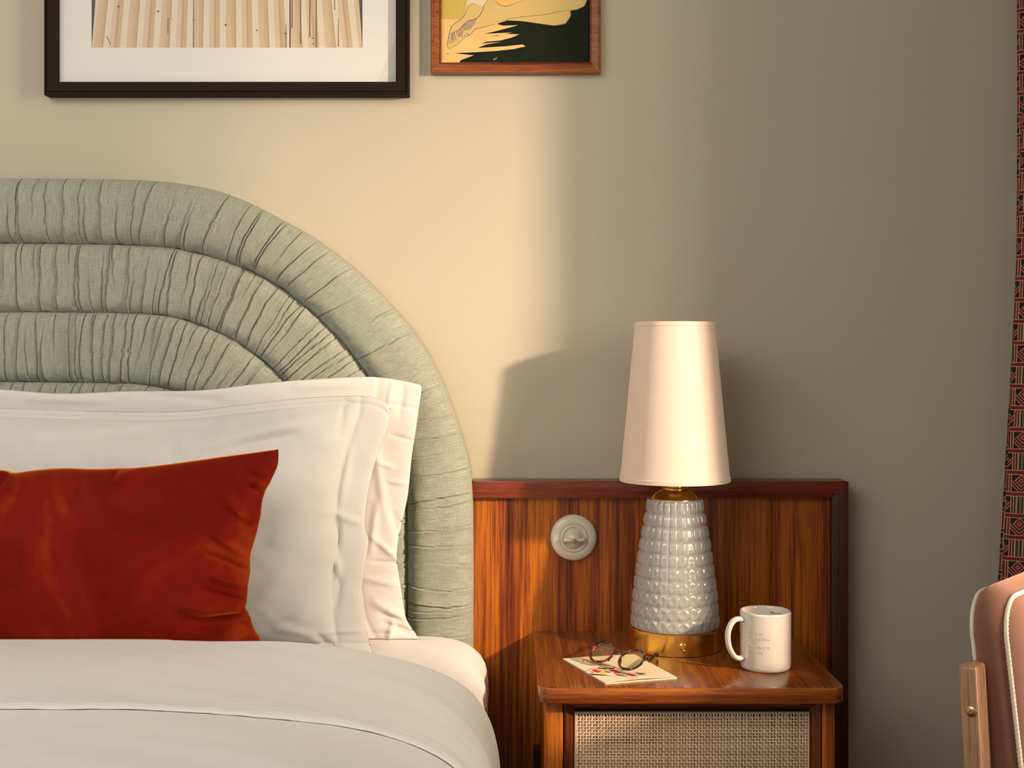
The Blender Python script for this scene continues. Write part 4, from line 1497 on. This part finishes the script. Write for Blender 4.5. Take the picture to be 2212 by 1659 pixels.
def cx_at(y, z):
    k = np.clip((1.3 - z) / .62, 0, 1.6)
    out = .992 - .012 * k
    XA = .9135 - .028 * k ** 1.25 - .004 * np.sin(z * 3)
    kb = np.clip((1.9 - z) / 1.2, 0, 1.3)
    XB = .9130 - .052 * kb
    xa = out + (XA - out) * np.exp(-((y + .062) / .020) ** 2)
    xb = out + (XB - out) * np.exp(-((y + .138) / .034) ** 2)
    rest = out - (.045 + .015 * np.sin(y * 23)) * (.5 - .5 * np.cos((y + .19) * 2 * np.pi / .11)) * (y < -.19)
    x = np.minimum(np.minimum(xa, xb), rest)
    e = np.clip((y + .735) / .05, 0, 1)      # leading edge stands out toward the room
    return np.where(y < -.685, .876 + (x - .876) * e, x)


YY, ZZ = np.meshgrid(yy, zz, indexing='ij')
XX = cx_at(YY, ZZ)
arc = np.concatenate([[0], np.cumsum(np.hypot(np.diff(XX[:, 35]), np.diff(YY[:, 35])))])
Vf = np.stack([XX, YY, ZZ], 2).reshape(-1, 3)
uvs = np.stack([np.repeat(arc, nz2) + .018, ZZ.ravel() + .004], 1)
ff = grid_faces(ny2, nz2, True)
cobj = obj('curtain_cloth', Vf, ff, M['curtain'], cu, True, uvs=uvs)
sm_ = cobj.modifiers.new('thick', 'SOLIDIFY'); sm_.thickness = .0015
obj('hem', *merge(*[tube([(cx_at(np.array(y), np.array(.017)).item(), y, .012) for y in yy[::12]], .003, 6)]), M['curtain'], cu)
rod = thing('curtain_rail', 'slim white rail carrying the patterned curtain', 'curtain rail', (.96, -1.2, 2.52))
obj('rail', *rbox(.945, .975, -1.5, -.02, 2.505, 2.53, .002), M['white_paint'], rod, False)
obj('bracket', *rbox(.975, 1.139, -1.22, -1.19, 2.508, 2.527, .001), M['white_paint'], rod, False)

# ------------------------------------------------------------------ chair
aa = math.radians(40)
nf = Vector((math.cos(aa), -math.sin(aa), 0)); nsd = Vector((-math.sin(aa), -math.cos(aa), 0))
ZCH = 1.50
KC = ZCH / 1.65
A0 = P(2089, 1330, ZCH)
zt_c = A0.z + 63 * ZCH / F - .012 * KC
ch = thing('upholstered_chair', 'dusty pink velvet chair with cream rope piping and pale wooden post', 'chair', (A0.x, A0.y, 0))
LEAN = .112
TH, WB = .046 * KC, .30


def cl(b, w, z):
    """chair coords: b forward, w across away from camera side, z"""
    b2 = b + LEAN * (zt_c - z)
    p = Vector((A0.x, A0.y, 0)) + nf * b2 - nsd * w
    return Vector((p.x, p.y, z))


def back_outline(n=14, r=.047, z0=.45, ins=0.0):
    pts = []
    for k in range(n + 1):
        a = math.pi - math.pi / 2 * k / n
        pts.append((r + (r - ins) * math.cos(a), zt_c - r + (r - ins) * math.sin(a)))
    for k in range(n + 1):
        a = math.pi / 2 - math.pi / 2 * k / n
        pts.append((WB - r + (r - ins) * math.cos(a), zt_c - r + (r - ins) * math.sin(a)))
    pts.append((WB - ins, z0)); pts.append((ins, z0))
    return pts


secs = []
for b, ins in [(0.0, .004), (.003, .001), (.009, -.0060), (TH / 2, -.0110), (TH - .009, -.0040), (TH - .003, .001), (TH, .004)]:
    secs.append([cl(b, w_, z_) for w_, z_ in back_outline(ins=ins)])
n = len(secs[0])
V = [p for s_ in secs for p in s_]
Fc = []
for i in range(len(secs) - 1):
    for k in range(n):
        k2 = (k + 1) % n
        Fc.append((i * n + k, i * n + k2, (i + 1) * n + k2, (i + 1) * n + k))
# bulging faces front and back
for base_i, b, bul in ((0, 0, -.012), (len(secs) - 1, TH, .014)):
    prev = [base_i * n + k for k in range(n)]
    for ins, am in ((.012, .35), (.03, .65), (.07, .9), (.13, 1.0)):
        cur = []
        for k in range(n):
            w_, z_ = back_outline(ins=.004)[k]
            cw, cz = WB / 2, (zt_c + .45) / 2
            f_ = 1 - ins / .23
            cur.append(len(V)); V.append(cl(b + bul * am, cw + (w_ - cw) * f_, cz + (z_ - cz) * f_))
        for k in range(n):
            k2 = (k + 1) % n
            Fc.append((prev[k], prev[k2], cur[k2], cur[k]))
        prev = cur
    Fc.append(prev)
bm = bmesh.new()
bv = [bm.verts.new(q) for q in V]
for q in Fc: bm.faces.new([bv[i] for i in q])
bmesh.ops.recalc_face_normals(bm, faces=bm.faces)
cb = obj('back_cushion', *from_bm(bm), M['chair_velvet'], ch, True)
for b in (.001, TH - .001):
    ol = back_outline(n=14, ins=.001)
    dens = []
    ring = [cl(b, w_, z_) for w_, z_ in ol]
    ring2 = []
    for k in range(len(ring)):
        a_, b_ = ring[k], ring[(k + 1) % len(ring)]
        m_ = max(1, int((b_ - a_).length / .0008))
        ring2 += [a_.lerp(b_, q / m_) for q in range(m_)]
    obj('rope_piping', *tube(ring2, .0021, 9, closed=True, twist=600, amp=.42), M['rope'], cb)
# posts
for w0, w1 in ((-.043, -.005), (WB + .005, WB + .043)):
    zt_p = HC - (1432 - CY) * 1.62 * KC / F
    V = []
    for (b, wv_) in ((-.004 * KC, w0), (.019 * KC, w0), (.019 * KC, w1), (-.004 * KC, w1)):
        for z_ in (zt_p, .02):
            V.append(cl(b + (0 if z_ > .3 else -LEAN * .35), wv_, z_))
    Fc = [(0, 1, 3, 2), (2, 3, 5, 4), (4, 5, 7, 6), (6, 7, 1, 0), (0, 2, 4, 6), (1, 7, 5, 3)]
    po = obj('post', *bevelled(V, Fc, .0035, 3), M['chair_wood'], ch, True, angle=50)
    sb = cl(.0075 * KC, w0, HC - (1536 - CY) * 1.60 * KC / F)
    cc = []
    for rr3, hh in ((.0070, 0), (.0070, .0012), (.0055, .0024), (.0018, .0026), (.0016, .0008), (.0001, .0008)):
        for k in range(24):
            a = 2 * math.pi * k / 24
            cc.append(sb + nsd * hh + nf * rr3 * KC * math.cos(a) + Vector((0, 0, 1)) * rr3 * KC * math.sin(a))
    Fq = []
    for i in range(5):
        for k in range(24):
            k2 = (k + 1) % 24
            Fq.append((i * 24 + k, i * 24 + k2, (i + 1) * 24 + k2, (i + 1) * 24 + k))
    obj('screw_cap', cc, Fq, M['brass_dark'], po, True, angle=40)
# seat, rails and front legs (below the picture)
bm = bmesh.new(); bmesh.ops.create_cube(bm, size=1)
bmesh.ops.bevel(bm, geom=bm.edges[:], offset=.08, segments=3, profile=.5, affect='EDGES')
for q in bm.verts: q.co = cl(.04 + .14 + q.co.x * .28, WB / 2 + q.co.y * WB, .44 + q.co.z * .09) - nf * LEAN * (zt_c - .44) * .35
obj('seat_cushion', *from_bm(bm), M['chair_velvet'], ch, True)
bm = bmesh.new(); bmesh.ops.create_cube(bm, size=1)
for q in bm.verts: q.co = cl(.04 + .14 + q.co.x * .26, WB / 2 + q.co.y * (WB + .06), .375 + q.co.z * .035) - nf * LEAN * (zt_c - .4) * .35
obj('seat_frame', *from_bm(bm), M['chair_wood'], ch, False)
for wv_ in (-.01, WB + .01):
    bs = cl(.29, wv_, .40) - nf * LEAN * (zt_c - .4) * .35
    obj('leg', *tube([bs, Vector((bs.x, bs.y, 0)) + nf * .01], [.018, .012], 16), M['chair_wood'], ch)
